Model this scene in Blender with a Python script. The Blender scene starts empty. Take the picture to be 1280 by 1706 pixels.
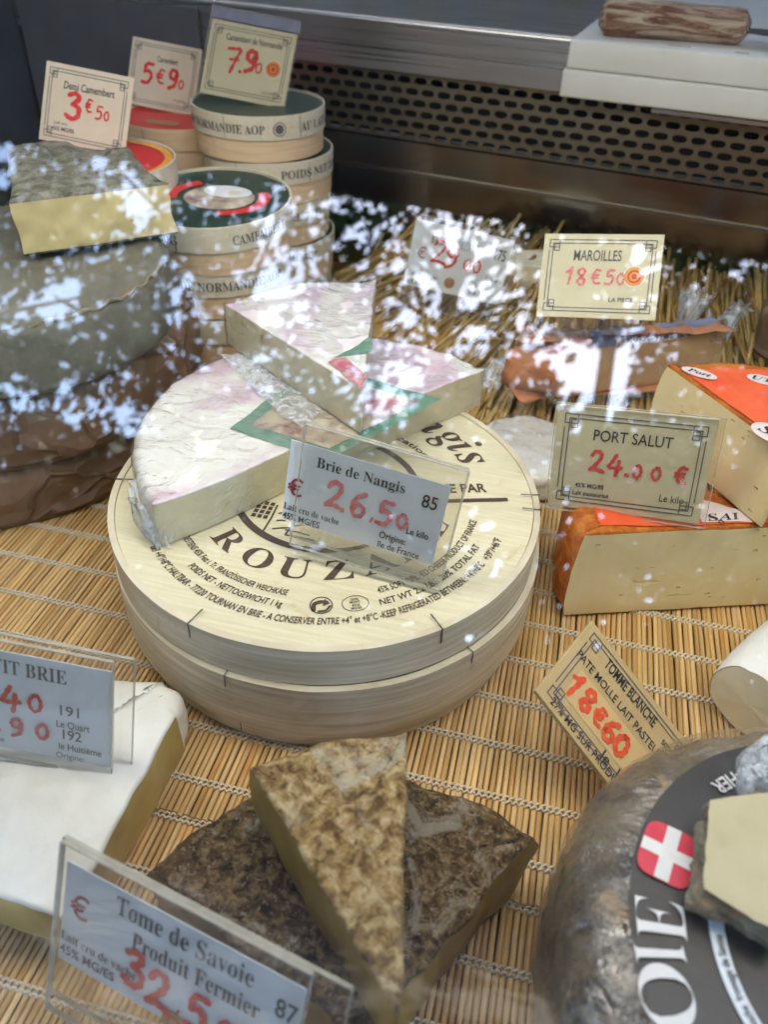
import bpy, math, random
import numpy as np
from mathutils import Matrix, Vector, noise

random.seed(7)
rng = np.random.default_rng(7)
scene = bpy.context.scene
COL = scene.collection

# ------------------------------------------------------------------ camera
F, CAM_H = 1300.6, 0.3457
PITCH, YAW, ROLL = (math.radians(a) for a in (39.54, 12.05, 2.67))
_h = np.array([-math.sin(YAW), math.cos(YAW), 0])
_fw = _h * math.cos(PITCH) + np.array([0, 0, -math.sin(PITCH)])
_r = np.array([math.cos(YAW), math.sin(YAW), 0])
_u = np.cross(_r, _fw)
RIGHT = _r * math.cos(ROLL) + _u * math.sin(ROLL)
UP = _u * math.cos(ROLL) - _r * math.sin(ROLL)
EYE = np.array([0, 0, CAM_H])
cam = bpy.data.cameras.new('camera')
cam.sensor_fit = 'VERTICAL'
cam.sensor_height = 36.0
cam.sensor_width = 27.0
cam.lens = F / 1706 * 36.0
cam.clip_start, cam.clip_end = 0.01, 300
cam.dof.use_dof = True
cam.dof.focus_distance = 0.41
cam.dof.aperture_fstop = 9.0
cam_o = bpy.data.objects.new('camera', cam)
COL.objects.link(cam_o)
cam_o.matrix_world = Matrix(((RIGHT[0], UP[0], -_fw[0], 0), (RIGHT[1], UP[1], -_fw[1], 0),
                             (RIGHT[2], UP[2], -_fw[2], CAM_H), (0, 0, 0, 1)))
scene.camera = cam_o

# ------------------------------------------------------------------ sky, sun, added fill lamp, exposure
world = bpy.data.worlds.new('World')
scene.world = world
world.use_nodes = True
wn = world.node_tree.nodes
sky = wn.new('ShaderNodeTexSky')
sky.sky_type = 'NISHITA'
sky.sun_disc = False
sky.sun_elevation = math.radians(56)
sky.sun_rotation = math.radians(180)
sky.air_density = 1.0
sky.dust_density = 0.9
sky.ozone_density = 1.6
wn['Background'].inputs['Strength'].default_value = 0.15
world.node_tree.links.new(sky.outputs['Color'], wn['Background'].inputs['Color'])
sun = bpy.data.lights.new('sun', 'SUN')
sun.energy = 3.0
sun.angle = math.radians(0.6)
sun.color = (1, 0.95, 0.87)
sun_o = bpy.data.objects.new('sun', sun)
COL.objects.link(sun_o)
sun_o.rotation_euler = (math.radians(34), 0, 0)      # the sun stands behind the trees, over the customer's shoulder
lamp = bpy.data.lights.new('fill_lamp', 'AREA')       # added fill light, no tube is seen; brightens the shaded case
lamp.shape = 'RECTANGLE'
lamp.size, lamp.size_y = 0.95, 0.16
lamp.energy = 0.36
lamp.color = (1.0, 0.94, 0.83)
lamp_o = bpy.data.objects.new('fill_lamp', lamp)
COL.objects.link(lamp_o)
lamp_o.location = (-0.04, 0.245, 0.50)
lamp_o.rotation_euler = (math.radians(20), 0, 0)
vs = scene.view_settings
vs.view_transform = 'Standard'
vs.look = 'None'
vs.exposure = 3.48
vs.gamma = 1.0
vs.use_curve_mapping = False
scene.cycles.use_denoising = True
scene.cycles.max_bounces = 7
scene.cycles.use_adaptive_sampling = True
scene.cycles.adaptive_threshold = 0.02
scene.cycles.transparent_max_bounces = 24
scene.cycles.caustics_reflective = False
scene.cycles.caustics_refractive = False
scene.cycles.sample_clamp_indirect = 3.0


# ------------------------------------------------------------------ helpers
def at(px, py, z):
    """point of the place at height z seen at a pixel of the 1280x1706 photograph"""
    d = (px - 640) / F * RIGHT + (853 - py) / F * UP + _fw
    return EYE + d * (z - CAM_H) / d[2]


def deep(px, py, dist):
    return EYE + ((px - 640) / F * RIGHT + (853 - py) / F * UP + _fw) * dist


def at_y(px, py, y):
    d = (px - 640) / F * RIGHT + (853 - py) / F * UP + _fw
    return EYE + d * y / d[1]


def tag(o, label=None, cat=None, group=None, kind=None):
    if label: o['label'] = label
    if cat: o['category'] = cat
    if group: o['group'] = group
    if kind: o['kind'] = kind
    return o


def empty(name, loc=(0, 0, 0), label=None, cat=None, group=None, mat=None):
    o = bpy.data.objects.new(name, None)
    COL.objects.link(o)
    o.empty_display_size = 0.01
    if mat is not None:
        o.matrix_world = mat
    else:
        o.location = loc
    return tag(o, label, cat, group)


def link_mesh(name, me, parent=None, kind=None):
    o = bpy.data.objects.new(name, me)
    COL.objects.link(o)
    if parent is not None: o.parent = parent
    if kind: o['kind'] = kind
    return o


def make_mesh(name, v, f, mats, smooth=False, mi=None):
    me = bpy.data.meshes.new(name)
    me.from_pydata([tuple(map(float, p)) for p in v], [], f)
    for m in (mats if isinstance(mats, (list, tuple)) else [mats]):
        me.materials.append(m)
    if mi is not None: me.polygons.foreach_set('material_index', mi)
    if smooth: me.polygons.foreach_set('use_smooth', [True] * len(me.polygons))
    me.update()
    return me


def obj(name, v, f, mats, parent=None, smooth=False, mi=None, kind=None):
    return link_mesh(name, make_mesh(name, v, f, mats, smooth, mi), parent, kind)


def box_vf(x0, x1, y0, y1, z0, z1, b=0.0):
    """a box whose edges are cut by b"""
    if b <= 0:
        v = [(x, y, z) for z in (z0, z1) for y in (y0, y1) for x in (x0, x1)]
        return v, [(0, 2, 3, 1), (4, 5, 7, 6), (0, 1, 5, 4), (2, 6, 7, 3), (0, 4, 6, 2), (1, 3, 7, 5)]
    import bmesh
    bm = bmesh.new()
    bmesh.ops.create_cube(bm, size=1.0)
    for p in bm.verts:
        p.co = Vector(((x0 + x1) / 2 + p.co.x * (x1 - x0), (y0 + y1) / 2 + p.co.y * (y1 - y0), (z0 + z1) / 2 + p.co.z * (z1 - z0)))
    bmesh.ops.bevel(bm, geom=list(bm.edges), offset=b, segments=2, affect='EDGES', profile=0.6)
    bm.verts.index_update()
    v = [tuple(p.co) for p in bm.verts]
    f = [tuple(q.index for q in fc.verts) for fc in bm.faces]
    bm.free()
    return v, f


def tube_vf(pts, rad, n=6, caps=True, up=(0, 0, 1)):
    pts = [Vector(p) for p in pts]
    rads = rad if isinstance(rad, (list, tuple)) else [rad] * len(pts)
    v, f = [], []
    for i, p in enumerate(pts):
        t = (pts[min(i + 1, len(pts) - 1)] - pts[max(i - 1, 0)]).normalized()
        a = t.cross(Vector(up))
        if a.length < 1e-5: a = t.cross(Vector((1, 0, 0)))
        a.normalize()
        b = a.cross(t)
        for k in range(n):
            g = 2 * math.pi * k / n
            v.append(p + a * (math.cos(g) * rads[i]) + b * (math.sin(g) * rads[i]))
    for i in range(len(pts) - 1):
        for k in range(n):
            f.append((i * n + k, i * n + (k + 1) % n, (i + 1) * n + (k + 1) % n, (i + 1) * n + k))
    if caps:
        f.append(tuple(range(n - 1, -1, -1)))
        f.append(tuple((len(pts) - 1) * n + k for k in range(n)))
    return v, f


def join(parts):
    V, Fc = [], []
    for v, f in parts:
        o = len(V)
        V += list(v)
        Fc += [tuple(i + o for i in q) for q in f]
    return V, Fc


def lathe_vf(prof, n=64, a0=0.0, a1=2 * math.pi):
    full = abs(a1 - a0 - 2 * math.pi) < 1e-6
    m = n if full else n + 1
    v = [(r * math.cos(a0 + (a1 - a0) * k / n), r * math.sin(a0 + (a1 - a0) * k / n), z) for r, z in prof for k in range(m)]
    f = []
    for i in range(len(prof) - 1):
        for k in range(n):
            k2 = (k + 1) % m if full else k + 1
            f.append((i * m + k, (i + 1) * m + k, (i + 1) * m + k2, i * m + k2))
    return v, f


# ------------------------------------------------------------------ materials
def srgb(r, g, b):
    return tuple(((c / 255) / 12.92 if c / 255 <= 0.04045 else ((c / 255 + 0.055) / 1.055) ** 2.4) for c in (r, g, b))


class NT:
    def __init__(s, name):
        s.m = bpy.data.materials.new(name)
        s.m.use_nodes = True
        s.t = s.m.node_tree
        s.b = s.t.nodes['Principled BSDF']
        s.out = s.t.nodes['Material Output']
        s.tc = None

    def n(s, t, **kw):
        x = s.t.nodes.new(t)
        for k, val in kw.items():
            if k in x.inputs: x.inputs[k].default_value = val
            else: setattr(x, k, val)
        return x

    def l(s, a, b): s.t.links.new(a, b)

    def coords(s, stretch=(1, 1, 1), rot=(0, 0, 0), what='Object', offset_random=False):
        if s.tc is None: s.tc = s.n('ShaderNodeTexCoord')
        mp = s.n('ShaderNodeMapping')
        mp.inputs['Scale'].default_value = stretch
        mp.inputs['Rotation'].default_value = rot
        s.l(s.tc.outputs[what], mp.inputs['Vector'])
        if offset_random:
            oi = s.n('ShaderNodeObjectInfo')
            mul = s.n('ShaderNodeVectorMath', operation='SCALE')
            mul.inputs[0].default_value = (7, 13, 5)
            s.l(oi.outputs['Random'], mul.inputs['Scale'])
            s.l(mul.outputs[0], mp.inputs['Location'])
        return mp.outputs['Vector']

    def noise(s, vec, scale, detail=4, rough=0.55, dist=0.0):
        x = s.n('ShaderNodeTexNoise')
        x.inputs['Scale'].default_value = scale
        x.inputs['Detail'].default_value = detail
        x.inputs['Roughness'].default_value = rough
        x.inputs['Distortion'].default_value = dist
        s.l(vec, x.inputs['Vector'])
        return x.outputs['Fac']

    def ramp(s, fac, stops, interp='LINEAR'):
        x = s.n('ShaderNodeValToRGB')
        x.color_ramp.interpolation = interp
        el = x.color_ramp.elements
        while len(el) < len(stops): el.new(0.5)
        for e, (p, c) in zip(el, stops):
            e.position = p
            e.color = (*c, 1) if not isinstance(c, (int, float)) else (c, c, c, 1)
        s.l(fac, x.inputs['Fac'])
        return x.outputs['Color']

    def mix(s, fac, a, b, mode='MIX'):
        x = s.n('ShaderNodeMix', data_type='RGBA', blend_type=mode)
        for sock, val in ((x.inputs[0], fac), (x.inputs[6], a), (x.inputs[7], b)):
            if isinstance(val, (int, float)): sock.default_value = val
            elif isinstance(val, tuple): sock.default_value = (*val, 1)
            else: s.l(val, sock)
        return x.outputs[2]

    def bump(s, h, strength, dist, prev=None):
        x = s.n('ShaderNodeBump')
        x.inputs['Strength'].default_value = strength
        x.inputs['Distance'].default_value = dist
        s.l(h, x.inputs['Height'])
        if prev is not None: s.l(prev, x.inputs['Normal'])
        return x.outputs['Normal']

    def done(s, col=None, rough=None, normal=None, spec=0.4, **kw):
        for name, val in (('Base Color', col), ('Roughness', rough), ('Normal', normal), ('Specular IOR Level', spec)):
            if val is None: continue
            i = s.b.inputs[name]
            if isinstance(val, (int, float)): i.default_value = val
            elif isinstance(val, tuple): i.default_value = (*val, 1)
            else: s.l(val, i)
        for k, val in kw.items():
            i = s.b.inputs[k.replace('_', ' ')]
            i.default_value = val
        return s.m


def simple(name, stops, scale=60, detail=5, rough=0.6, bump=None, stretch=(1, 1, 1), spec=0.35, rnd=True, dist=0.0, patches=(), **kw):
    """noise-coloured surface: stops for the main noise, patches = (scale, lo, hi, colour, strength) laid over it, bump = (scale, strength, distance)"""
    t = NT(name)
    vec = t.coords(stretch, offset_random=rnd)
    c = t.ramp(t.noise(vec, scale, detail, 0.6, dist), stops)
    for ps, lo, hi, pc, st in patches:
        mask = t.ramp(t.noise(vec, ps, 4, 0.6, 0.6), [(lo, 0.0), (hi, st)])
        c = t.mix(mask, c, pc)
    nrm = None
    for b in (bump if bump and isinstance(bump[0], (tuple, list)) else ([bump] if bump else [])):
        nrm = t.bump(t.noise(vec, b[0], 6, 0.62), b[1], b[2], nrm)
    return t.done(c, rough, nrm, spec, **kw)


def clear(name, haze=0.03, tint=(1, 1, 1), gloss_rough=0.03, r0=0.045, crinkle=None, haze_col=(0.8, 0.8, 0.8), gloss_gain=1.0):
    """thin clear sheet: straight-through transparency, Schlick reflection and a little scatter"""
    t = NT(name)
    t.t.nodes.remove(t.b)
    tr = t.n('ShaderNodeBsdfTransparent')
    tr.inputs['Color'].default_value = (*tint, 1)
    gl = t.n('ShaderNodeBsdfGlossy')
    gl.inputs['Roughness'].default_value = gloss_rough
    gl.inputs['Color'].default_value = (gloss_gain, gloss_gain, gloss_gain, 1)
    lw = t.n('ShaderNodeLayerWeight')
    p5 = t.n('ShaderNodeMath', operation='POWER')
    p5.inputs[1].default_value = 5
    t.l(lw.outputs['Facing'], p5.inputs[0])
    sc = t.n('ShaderNodeMath', operation='MULTIPLY_ADD')
    sc.inputs[1].default_value = 1 - r0
    sc.inputs[2].default_value = r0
    t.l(p5.outputs[0], sc.inputs[0])
    m = t.n('ShaderNodeMixShader')
    t.l(sc.outputs[0], m.inputs[0])
    t.l(tr.outputs[0], m.inputs[1])
    t.l(gl.outputs[0], m.inputs[2])
    out = m.outputs[0]
    if crinkle:
        vec = t.coords(crinkle[3] if len(crinkle) > 3 else (1, 1, 1))
        nz = t.noise(vec, crinkle[0], 5, 0.6, 1.5)
        bp = t.bump(nz, crinkle[1], crinkle[2])
        t.l(bp, gl.inputs['Normal'])
        t.l(bp, lw.inputs['Normal'])
    if haze > 0:
        df = t.n('ShaderNodeBsdfDiffuse')
        df.inputs['Color'].default_value = (*haze_col, 1)
        m2 = t.n('ShaderNodeMixShader')
        if crinkle:
            hz = t.ramp(nz, [(0.42, haze * 0.4), (0.62, haze * 1.8)])
            t.l(hz, m2.inputs[0])
        else:
            m2.inputs[0].default_value = haze
        t.l(out, m2.inputs[1])
        t.l(df.outputs[0], m2.inputs[2])
        out = m2.outputs[0]
    t.l(out, t.out.inputs['Surface'])
    return t.m


M = {}


def bamboo_material():
    t = NT('bamboo')
    oi = t.n('ShaderNodeObjectInfo')
    base = t.ramp(oi.outputs['Random'], [(0.0, (0.52, 0.31, 0.11)), (0.35, (0.70, 0.455, 0.19)), (0.6, (0.79, 0.55, 0.265)), (0.8, (0.62, 0.41, 0.19)), (1.0, (0.82, 0.56, 0.24))])
    vec = t.coords((600, 14, 600), offset_random=True)
    grain = t.ramp(t.noise(vec, 1.0, 3), [(0.3, 0.72), (0.7, 1.15)])
    vec2 = t.coords((20, 20, 20), offset_random=True)
    blot = t.ramp(t.noise(vec2, 1.0, 3), [(0.58, (1, 1, 1)), (0.74, (1.0, 0.72, 0.38))])
    c = t.mix(1.0, t.mix(1.0, base, grain, 'MULTIPLY'), blot, 'MULTIPLY')
    return t.done(c, 0.5, t.bump(t.noise(vec, 1.0, 2), 0.3, 0.0006), 0.35)


def straw_material():
    t = NT('straw')
    oi = t.n('ShaderNodeObjectInfo')
    g = t.n('ShaderNodeNewGeometry')
    mx = t.n('ShaderNodeMath', operation='ADD')
    t.l(oi.outputs['Random'], mx.inputs[0])
    t.l(g.outputs['Random Per Island'], mx.inputs[1])
    fr = t.n('ShaderNodeMath', operation='FRACT')
    t.l(mx.outputs[0], fr.inputs[0])
    base = t.ramp(fr.outputs[0], [(0.0, (0.36, 0.20, 0.055)), (0.4, (0.60, 0.38, 0.12)), (0.75, (0.72, 0.52, 0.22)), (1.0, (0.48, 0.35, 0.16))])
    grain = t.ramp(t.noise(t.coords((300, 25, 300), offset_random=True), 1.0, 3), [(0.3, 0.6), (0.7, 1.2)])
    return t.done(t.mix(1.0, base, grain, 'MULTIPLY'), 0.5, None, 0.35)


def veneer(name, a, b, stain, grain=(4, 60, 60)):
    t = NT(name)
    v1 = t.coords(grain, rot=(0, 0, 0.35 if grain[0] != grain[1] else 0), offset_random=True)
    c = t.ramp(t.noise(v1, 9, 5), [(0.3, a), (0.7, b)])
    v2 = t.coords((1, 1, 1), offset_random=True)
    c = t.mix(t.ramp(t.noise(v2, 55, 4, 0.6, 0.8), [(0.62, 0.0), (0.75, 0.55)]), c, stain)
    c = t.mix(t.ramp(t.noise(v2, 260, 2), [(0.72, 0.0), (0.80, 0.35)]), c, stain)
    return t.done(c, 0.62, t.bump(t.noise(v1, 14, 4), 0.25, 0.0004), 0.3)


def steel(name, col, rough, brush=(2, 400, 400)):
    t = NT(name)
    v = t.coords(brush)
    h = t.noise(v, 1.0, 3)
    r = t.ramp(h, [(0.3, rough * 0.75), (0.7, rough * 1.3)])
    c = t.mix(t.ramp(t.noise(t.coords((9, 9, 9)), 1.0, 4), [(0.35, 0.0), (0.7, 0.35)]), col, tuple(x * 0.72 for x in col))
    return t.done(c, r, t.bump(h, 0.08, 0.0005), 0.5, Metallic=1.0)


def brie_rind():
    t = NT('brie_rind')
    v = t.coords()
    c = t.ramp(t.noise(v, 45, 6, 0.6), [(0.3, (0.79, 0.78, 0.73)), (0.65, (0.87, 0.865, 0.83))])
    mask = t.ramp(t.noise(v, 13, 3, 0.5, 0.6), [(0.47, 0.0), (0.60, 0.85)])
    tint = t.ramp(t.noise(t.coords((180, 180, 180)), 1.0, 3), [(0.3, (0.56, 0.37, 0.50)), (0.7, (0.72, 0.56, 0.66))])
    c = t.mix(mask, c, tint)
    n1 = t.bump(t.noise(t.coords((70, 110, 110), rot=(0, 0, 0.6)), 1.0, 5, 0.65, 1.2), 0.14, 0.001)
    return t.done(c, 0.55, t.bump(t.noise(v, 320, 4), 0.35, 0.0006, n1), 0.3)


def paste(name, a, b, hole=None, sss=0.06, rough=0.42, crack=False):
    t = NT(name)
    v = t.coords(offset_random=True)
    c = t.ramp(t.noise(v, 28, 5, 0.55, 0.3), [(0.3, a), (0.7, b)])
    c = t.mix(t.ramp(t.noise(t.coords((70, 70, 22), offset_random=True), 1.0, 4), [(0.55, 0.0), (0.75, 0.25)]), c, tuple(x * 0.8 for x in a))
    nrm = t.bump(t.noise(v, 90, 5), 0.25, 0.0012)
    if hole:
        vo = t.n('ShaderNodeTexVoronoi')
        vo.inputs['Scale'].default_value = hole[0]
        t.l(t.coords(hole[2], offset_random=True), vo.inputs['Vector'])
        hm = t.ramp(vo.outputs['Distance'], [(hole[1] * 0.55, 1.0), (hole[1], 0.0)])
        keep = t.ramp(t.noise(v, 50, 2), [(0.5, 0.0), (0.58, 1.0)])
        pit = t.mix(1.0, hm, keep, 'MULTIPLY')
        nrm = t.bump(t.mix(1.0, (1, 1, 1), pit, 'SUBTRACT'), 0.9, 0.003, nrm)
    if crack:                                   # short open seams lying along the curd
        cn = t.ramp(t.noise(t.coords((28, 28, 150), offset_random=True), 1.0, 3, 0.5, 0.4), [(0.27, 0.0), (0.30, 1.0)])
        nrm = t.bump(cn, 0.55, 0.002, nrm)
    m = t.done(c, rough, nrm, 0.35)
    t.b.inputs['Subsurface Weight'].default_value = 0.0
    t.b.inputs['Subsurface Radius'].default_value = (0.004, 0.0025, 0.0012)
    t.b.inputs['Subsurface Scale'].default_value = 1.0
    return m


def crust(name, stops, scale, patches, bump, rough=0.75, spec=0.25, stretch=(1, 1, 1)):
    t = NT(name)
    v = t.coords(stretch, offset_random=True)
    c = t.ramp(t.noise(v, scale, 8, 0.66, 0.5), stops)
    for ps, lo, hi, pc, st in patches:
        c = t.mix(t.ramp(t.noise(v, ps, 6, 0.68, 1.0), [(lo, 0.0), (hi, st)]), c, pc)
    nrm = None
    for b in bump:
        nrm = t.bump(t.noise(v, b[0], 7, 0.65, 0.4), b[1], b[2], nrm)
    return t.done(c, rough, nrm, spec)


def brown_paper():
    t = NT('brown_paper')
    v = t.coords(offset_random=True)
    c = t.ramp(t.noise(v, 16, 5), [(0.3, (0.165, 0.095, 0.058)), (0.7, (0.235, 0.142, 0.09))])
    vo = t.n('ShaderNodeTexVoronoi', feature='DISTANCE_TO_EDGE')
    vo.inputs['Scale'].default_value = 17
    vv = t.coords((0.7, 1, 1.3), offset_random=True)
    dn = t.n('ShaderNodeVectorMath', operation='ADD')
    nz = t.n('ShaderNodeTexNoise')
    nz.inputs['Scale'].default_value = 20
    t.l(vv, nz.inputs['Vector'])
    sc = t.n('ShaderNodeVectorMath', operation='SCALE')
    sc.inputs['Scale'].default_value = 0.04
    t.l(nz.outputs['Color'], sc.inputs[0])
    t.l(vv, dn.inputs[0])
    t.l(sc.outputs[0], dn.inputs[1])
    t.l(dn.outputs[0], vo.inputs['Vector'])
    crease = t.ramp(vo.outputs['Distance'], [(0.0, 1.0), (0.05, 0.35), (0.2, 0.0)])
    n1 = t.bump(crease, 0.9, 0.004)
    return t.done(c, 0.42, t.bump(t.noise(v, 45, 4), 0.35, 0.002, n1), 0.4)


def glass_pane():
    t = NT('window_glass')
    t.t.nodes.remove(t.b)
    tr = t.n('ShaderNodeBsdfTransparent')
    tr.inputs['Color'].default_value = (0.985, 0.995, 0.99, 1)
    gl = t.n('ShaderNodeBsdfGlossy')
    gl.inputs['Roughness'].default_value = 0.0
    lw = t.n('ShaderNodeLayerWeight')
    p5 = t.n('ShaderNodeMath', operation='POWER')
    p5.inputs[1].default_value = 5
    t.l(lw.outputs['Facing'], p5.inputs[0])
    sc = t.n('ShaderNodeMath', operation='MULTIPLY_ADD')
    sc.inputs[1].default_value = 0.93
    sc.inputs[2].default_value = 0.07
    t.l(p5.outputs[0], sc.inputs[0])
    m = t.n('ShaderNodeMixShader')
    t.l(sc.outputs[0], m.inputs[0])
    t.l(tr.outputs[0], m.inputs[1])
    t.l(gl.outputs[0], m.inputs[2])
    df = t.n('ShaderNodeBsdfDiffuse')
    df.inputs['Color'].default_value = (0.75, 0.78, 0.8, 1)
    v = t.coords((1, 1, 1))
    sm = t.ramp(t.noise(v, 9, 5, 0.6, 1.2), [(0.60, 0.0), (0.80, 0.004)])
    m2 = t.n('ShaderNodeMixShader')
    t.l(sm, m2.inputs[0])
    t.l(m.outputs[0], m2.inputs[1])
    t.l(df.outputs[0], m2.inputs[2])
    t.l(m2.outputs[0], t.out.inputs['Surface'])
    return t.m


def leaf_material():
    t = NT('leaf')
    g = t.n('ShaderNodeNewGeometry')
    c = t.ramp(g.outputs['Random Per Island'], [(0, (0.02, 0.05, 0.014)), (0.6, (0.04, 0.085, 0.022)), (1, (0.065, 0.11, 0.03))])
    return t.done(c, 0.6, None, 0.3)


def striped_canvas():
    t = NT('striped_canvas')
    w = t.n('ShaderNodeTexWave', wave_type='BANDS', bands_direction='X')
    w.inputs['Scale'].default_value = 2.2
    t.l(t.coords(), w.inputs['Vector'])
    return t.done(t.ramp(w.outputs['Fac'], [(0.42, (0.55, 0.58, 0.62)), (0.5, (0.62, 0.52, 0.33))]), 0.8, None, 0.2)


M['bamboo'] = bamboo_material()
M['straw'] = straw_material()
M['thread'] = simple('cotton_thread', [(0.3, (0.62, 0.53, 0.40)), (0.7, (0.80, 0.73, 0.60))], 300, rough=0.85, bump=(1200, 0.5, 0.0004), patches=[(25, 0.62, 0.72, (0.62, 0.36, 0.14), 0.5)])
M['lid'] = veneer('poplar_lid', (0.65, 0.59, 0.40), (0.77, 0.71, 0.52), (0.54, 0.39, 0.18))
M['band'] = veneer('poplar_band', (0.54, 0.465, 0.33), (0.82, 0.755, 0.60), (0.50, 0.36, 0.18), (2, 2, 45))
M['band2'] = veneer('poplar_band_fresh', (0.66, 0.46, 0.28), (0.78, 0.59, 0.39), (0.45, 0.3, 0.17), (3, 3, 50))
M['lidband'] = veneer('printed_lid_band', (0.62, 0.55, 0.41), (0.72, 0.66, 0.52), (0.5, 0.4, 0.25))
M['wire'] = simple('staple_wire', [(0.3, (0.18, 0.18, 0.18)), (0.7, (0.3, 0.3, 0.3))], 200, rough=0.4, Metallic=0.8)
M['print'] = simple('brown_print', [(0.35, (0.055, 0.035, 0.028)), (0.7, (0.12, 0.08, 0.065))], 900, rough=0.7)
M['ink'] = simple('black_ink', [(0.3, (0.02, 0.02, 0.024)), (0.7, (0.04, 0.04, 0.05))], 300, rough=0.6)
M['greyink'] = simple('grey_ink', [(0.3, (0.09, 0.09, 0.10)), (0.7, (0.15, 0.15, 0.17))], 300, rough=0.6)
M['border'] = simple('border_ink', [(0.3, (0.09, 0.09, 0.11)), (0.7, (0.16, 0.15, 0.18))], 400, rough=0.6)
M['red'] = simple('red_marker', [(0.35, (0.60, 0.02, 0.025)), (0.65, (0.80, 0.06, 0.06))], 350, rough=0.55)
M['palered'] = simple('faded_red_marker', [(0.35, (0.74, 0.12, 0.14)), (0.65, (0.85, 0.32, 0.34))], 500, rough=0.6)
M['orange'] = simple('orange_marker', [(0.35, (0.72, 0.06, 0.02)), (0.65, (0.85, 0.13, 0.04))], 350, rough=0.55)
M['darkred'] = simple('dark_red_print', [(0.3, (0.35, 0.03, 0.05)), (0.7, (0.42, 0.05, 0.07))], 300, rough=0.6)
M['cream'] = simple('cream_card', [(0.3, (0.64, 0.59, 0.40)), (0.7, (0.72, 0.67, 0.48))], 40, rough=0.5, bump=(200, 0.08, 0.0003))
M['beige'] = simple('beige_card', [(0.3, (0.52, 0.37, 0.17)), (0.7, (0.60, 0.45, 0.23))], 40, rough=0.5, bump=(200, 0.1, 0.0003))
M['rosecard'] = simple('rose_cream_card', [(0.3, (0.63, 0.54, 0.42)), (0.7, (0.70, 0.61, 0.48))], 40, rough=0.5, bump=(200, 0.08, 0.0003))
M['patch'] = simple('price_patch', [(0.3, (0.66, 0.45, 0.2)), (0.7, (0.72, 0.52, 0.26))], 60, rough=0.4)
M['paper'] = simple('skylit_paper', [(0.3, (0.74, 0.80, 0.90)), (0.7, (0.80, 0.85, 0.93))], 30, rough=0.6)  # blue of the skylight mixed into the white paper colour
M['white'] = simple('white_print', [(0.3, (0.70, 0.70, 0.72)), (0.7, (0.80, 0.80, 0.82))], 200, rough=0.5)
M['acrylic'] = clear('clear_acrylic', haze=0.022, tint=(0.97, 0.965, 0.95), r0=0.05, haze_col=(0.72, 0.68, 0.6))
M['acryledge'] = simple('acrylic_edge', [(0.3, (0.52, 0.50, 0.44)), (0.7, (0.66, 0.64, 0.58))], 200, rough=0.2, Alpha=0.55, spec=0.6)
M['film'] = clear('cling_film', haze=0.016, r0=0.09, gloss_rough=0.11, crinkle=(42, 0.9, 0.005, (0.9, 1.2, 1.0)), haze_col=(0.8, 0.84, 0.9))
M['filmthick'] = clear('gathered_film', haze=0.34, r0=0.09, gloss_rough=0.12, crinkle=(120, 0.9, 0.004, (1, 1, 0.3)), haze_col=(0.75, 0.82, 0.9))
M['brierind'] = brie_rind()
M['briepaste'] = paste('brie_paste', (0.62, 0.56, 0.36), (0.72, 0.67, 0.48), hole=(240, 0.10, (1, 1, 1.6)))
M['portpaste'] = paste('port_salut_paste', (0.82, 0.69, 0.36), (0.90, 0.80, 0.50), hole=(110, 0.13, (0.7, 0.7, 1.6)), crack=True)
M['savpaste'] = paste('savoie_paste', (0.27, 0.165, 0.030), (0.40, 0.26, 0.06), sss=0.05)
M['greypaste'] = paste('pale_yellow_paste', (0.55, 0.44, 0.20), (0.65, 0.54, 0.29), hole=(90, 0.10, (1, 1, 1)))
M['goatpaste'] = paste('white_cheese_paste', (0.76, 0.69, 0.50), (0.84, 0.78, 0.60))
M['tommepaste'] = paste('ivory_paste', (0.46, 0.40, 0.24), (0.55, 0.49, 0.32))
M['petitpaste'] = paste('aged_edge_paste', (0.42, 0.31, 0.09), (0.60, 0.47, 0.18))
M['marpaste'] = paste('maroilles_paste', (0.66, 0.42, 0.24), (0.76, 0.55, 0.34), hole=(200, 0.13, (0.6, 0.6, 1.5)))
M['marrind'] = crust('maroilles_rind', [(0.3, (0.50, 0.17, 0.07)), (0.7, (0.66, 0.33, 0.18))], 40, [(20, 0.55, 0.7, (0.30, 0.10, 0.09), 0.7)], [(150, 0.4, 0.001)], 0.5, 0.35)
M['portrind'] = crust('orange_rind', [(0.38, (0.46, 0.095, 0.007)), (0.62, (0.74, 0.25, 0.028))], 140, [(22, 0.5, 0.66, (0.40, 0.07, 0.006), 0.6), (300, 0.6, 0.68, (0.85, 0.42, 0.1), 0.5)], [(90, 0.6, 0.003), (450, 0.9, 0.0016)], 0.5, 0.4)
M['redlabel'] = crust('red_paper_label', [(0.3, (0.80, 0.095, 0.03)), (0.7, (0.90, 0.16, 0.06))], 50, [(160, 0.66, 0.8, (0.5, 0.06, 0.03), 0.5)], [(300, 0.5, 0.0008)], 0.5, 0.35)
M['pinklabel'] = simple('pale_label_patch', [(0.3, (0.72, 0.60, 0.60)), (0.7, (0.80, 0.72, 0.72))], 120, rough=0.5)
M['savdark'] = crust('dark_tomme_rind', [(0.38, (0.045, 0.022, 0.006)), (0.5, (0.19, 0.112, 0.042)), (0.62, (0.45, 0.31, 0.155))], 220,
                     [(38, 0.53, 0.61, (0.52, 0.46, 0.36), 0.85), (22, 0.54, 0.64, (0.19, 0.10, 0.03), 0.6), (420, 0.56, 0.62, (0.58, 0.49, 0.35), 0.75)],
                     [(200, 1.0, 0.007), (700, 0.9, 0.003)], 0.85)
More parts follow.
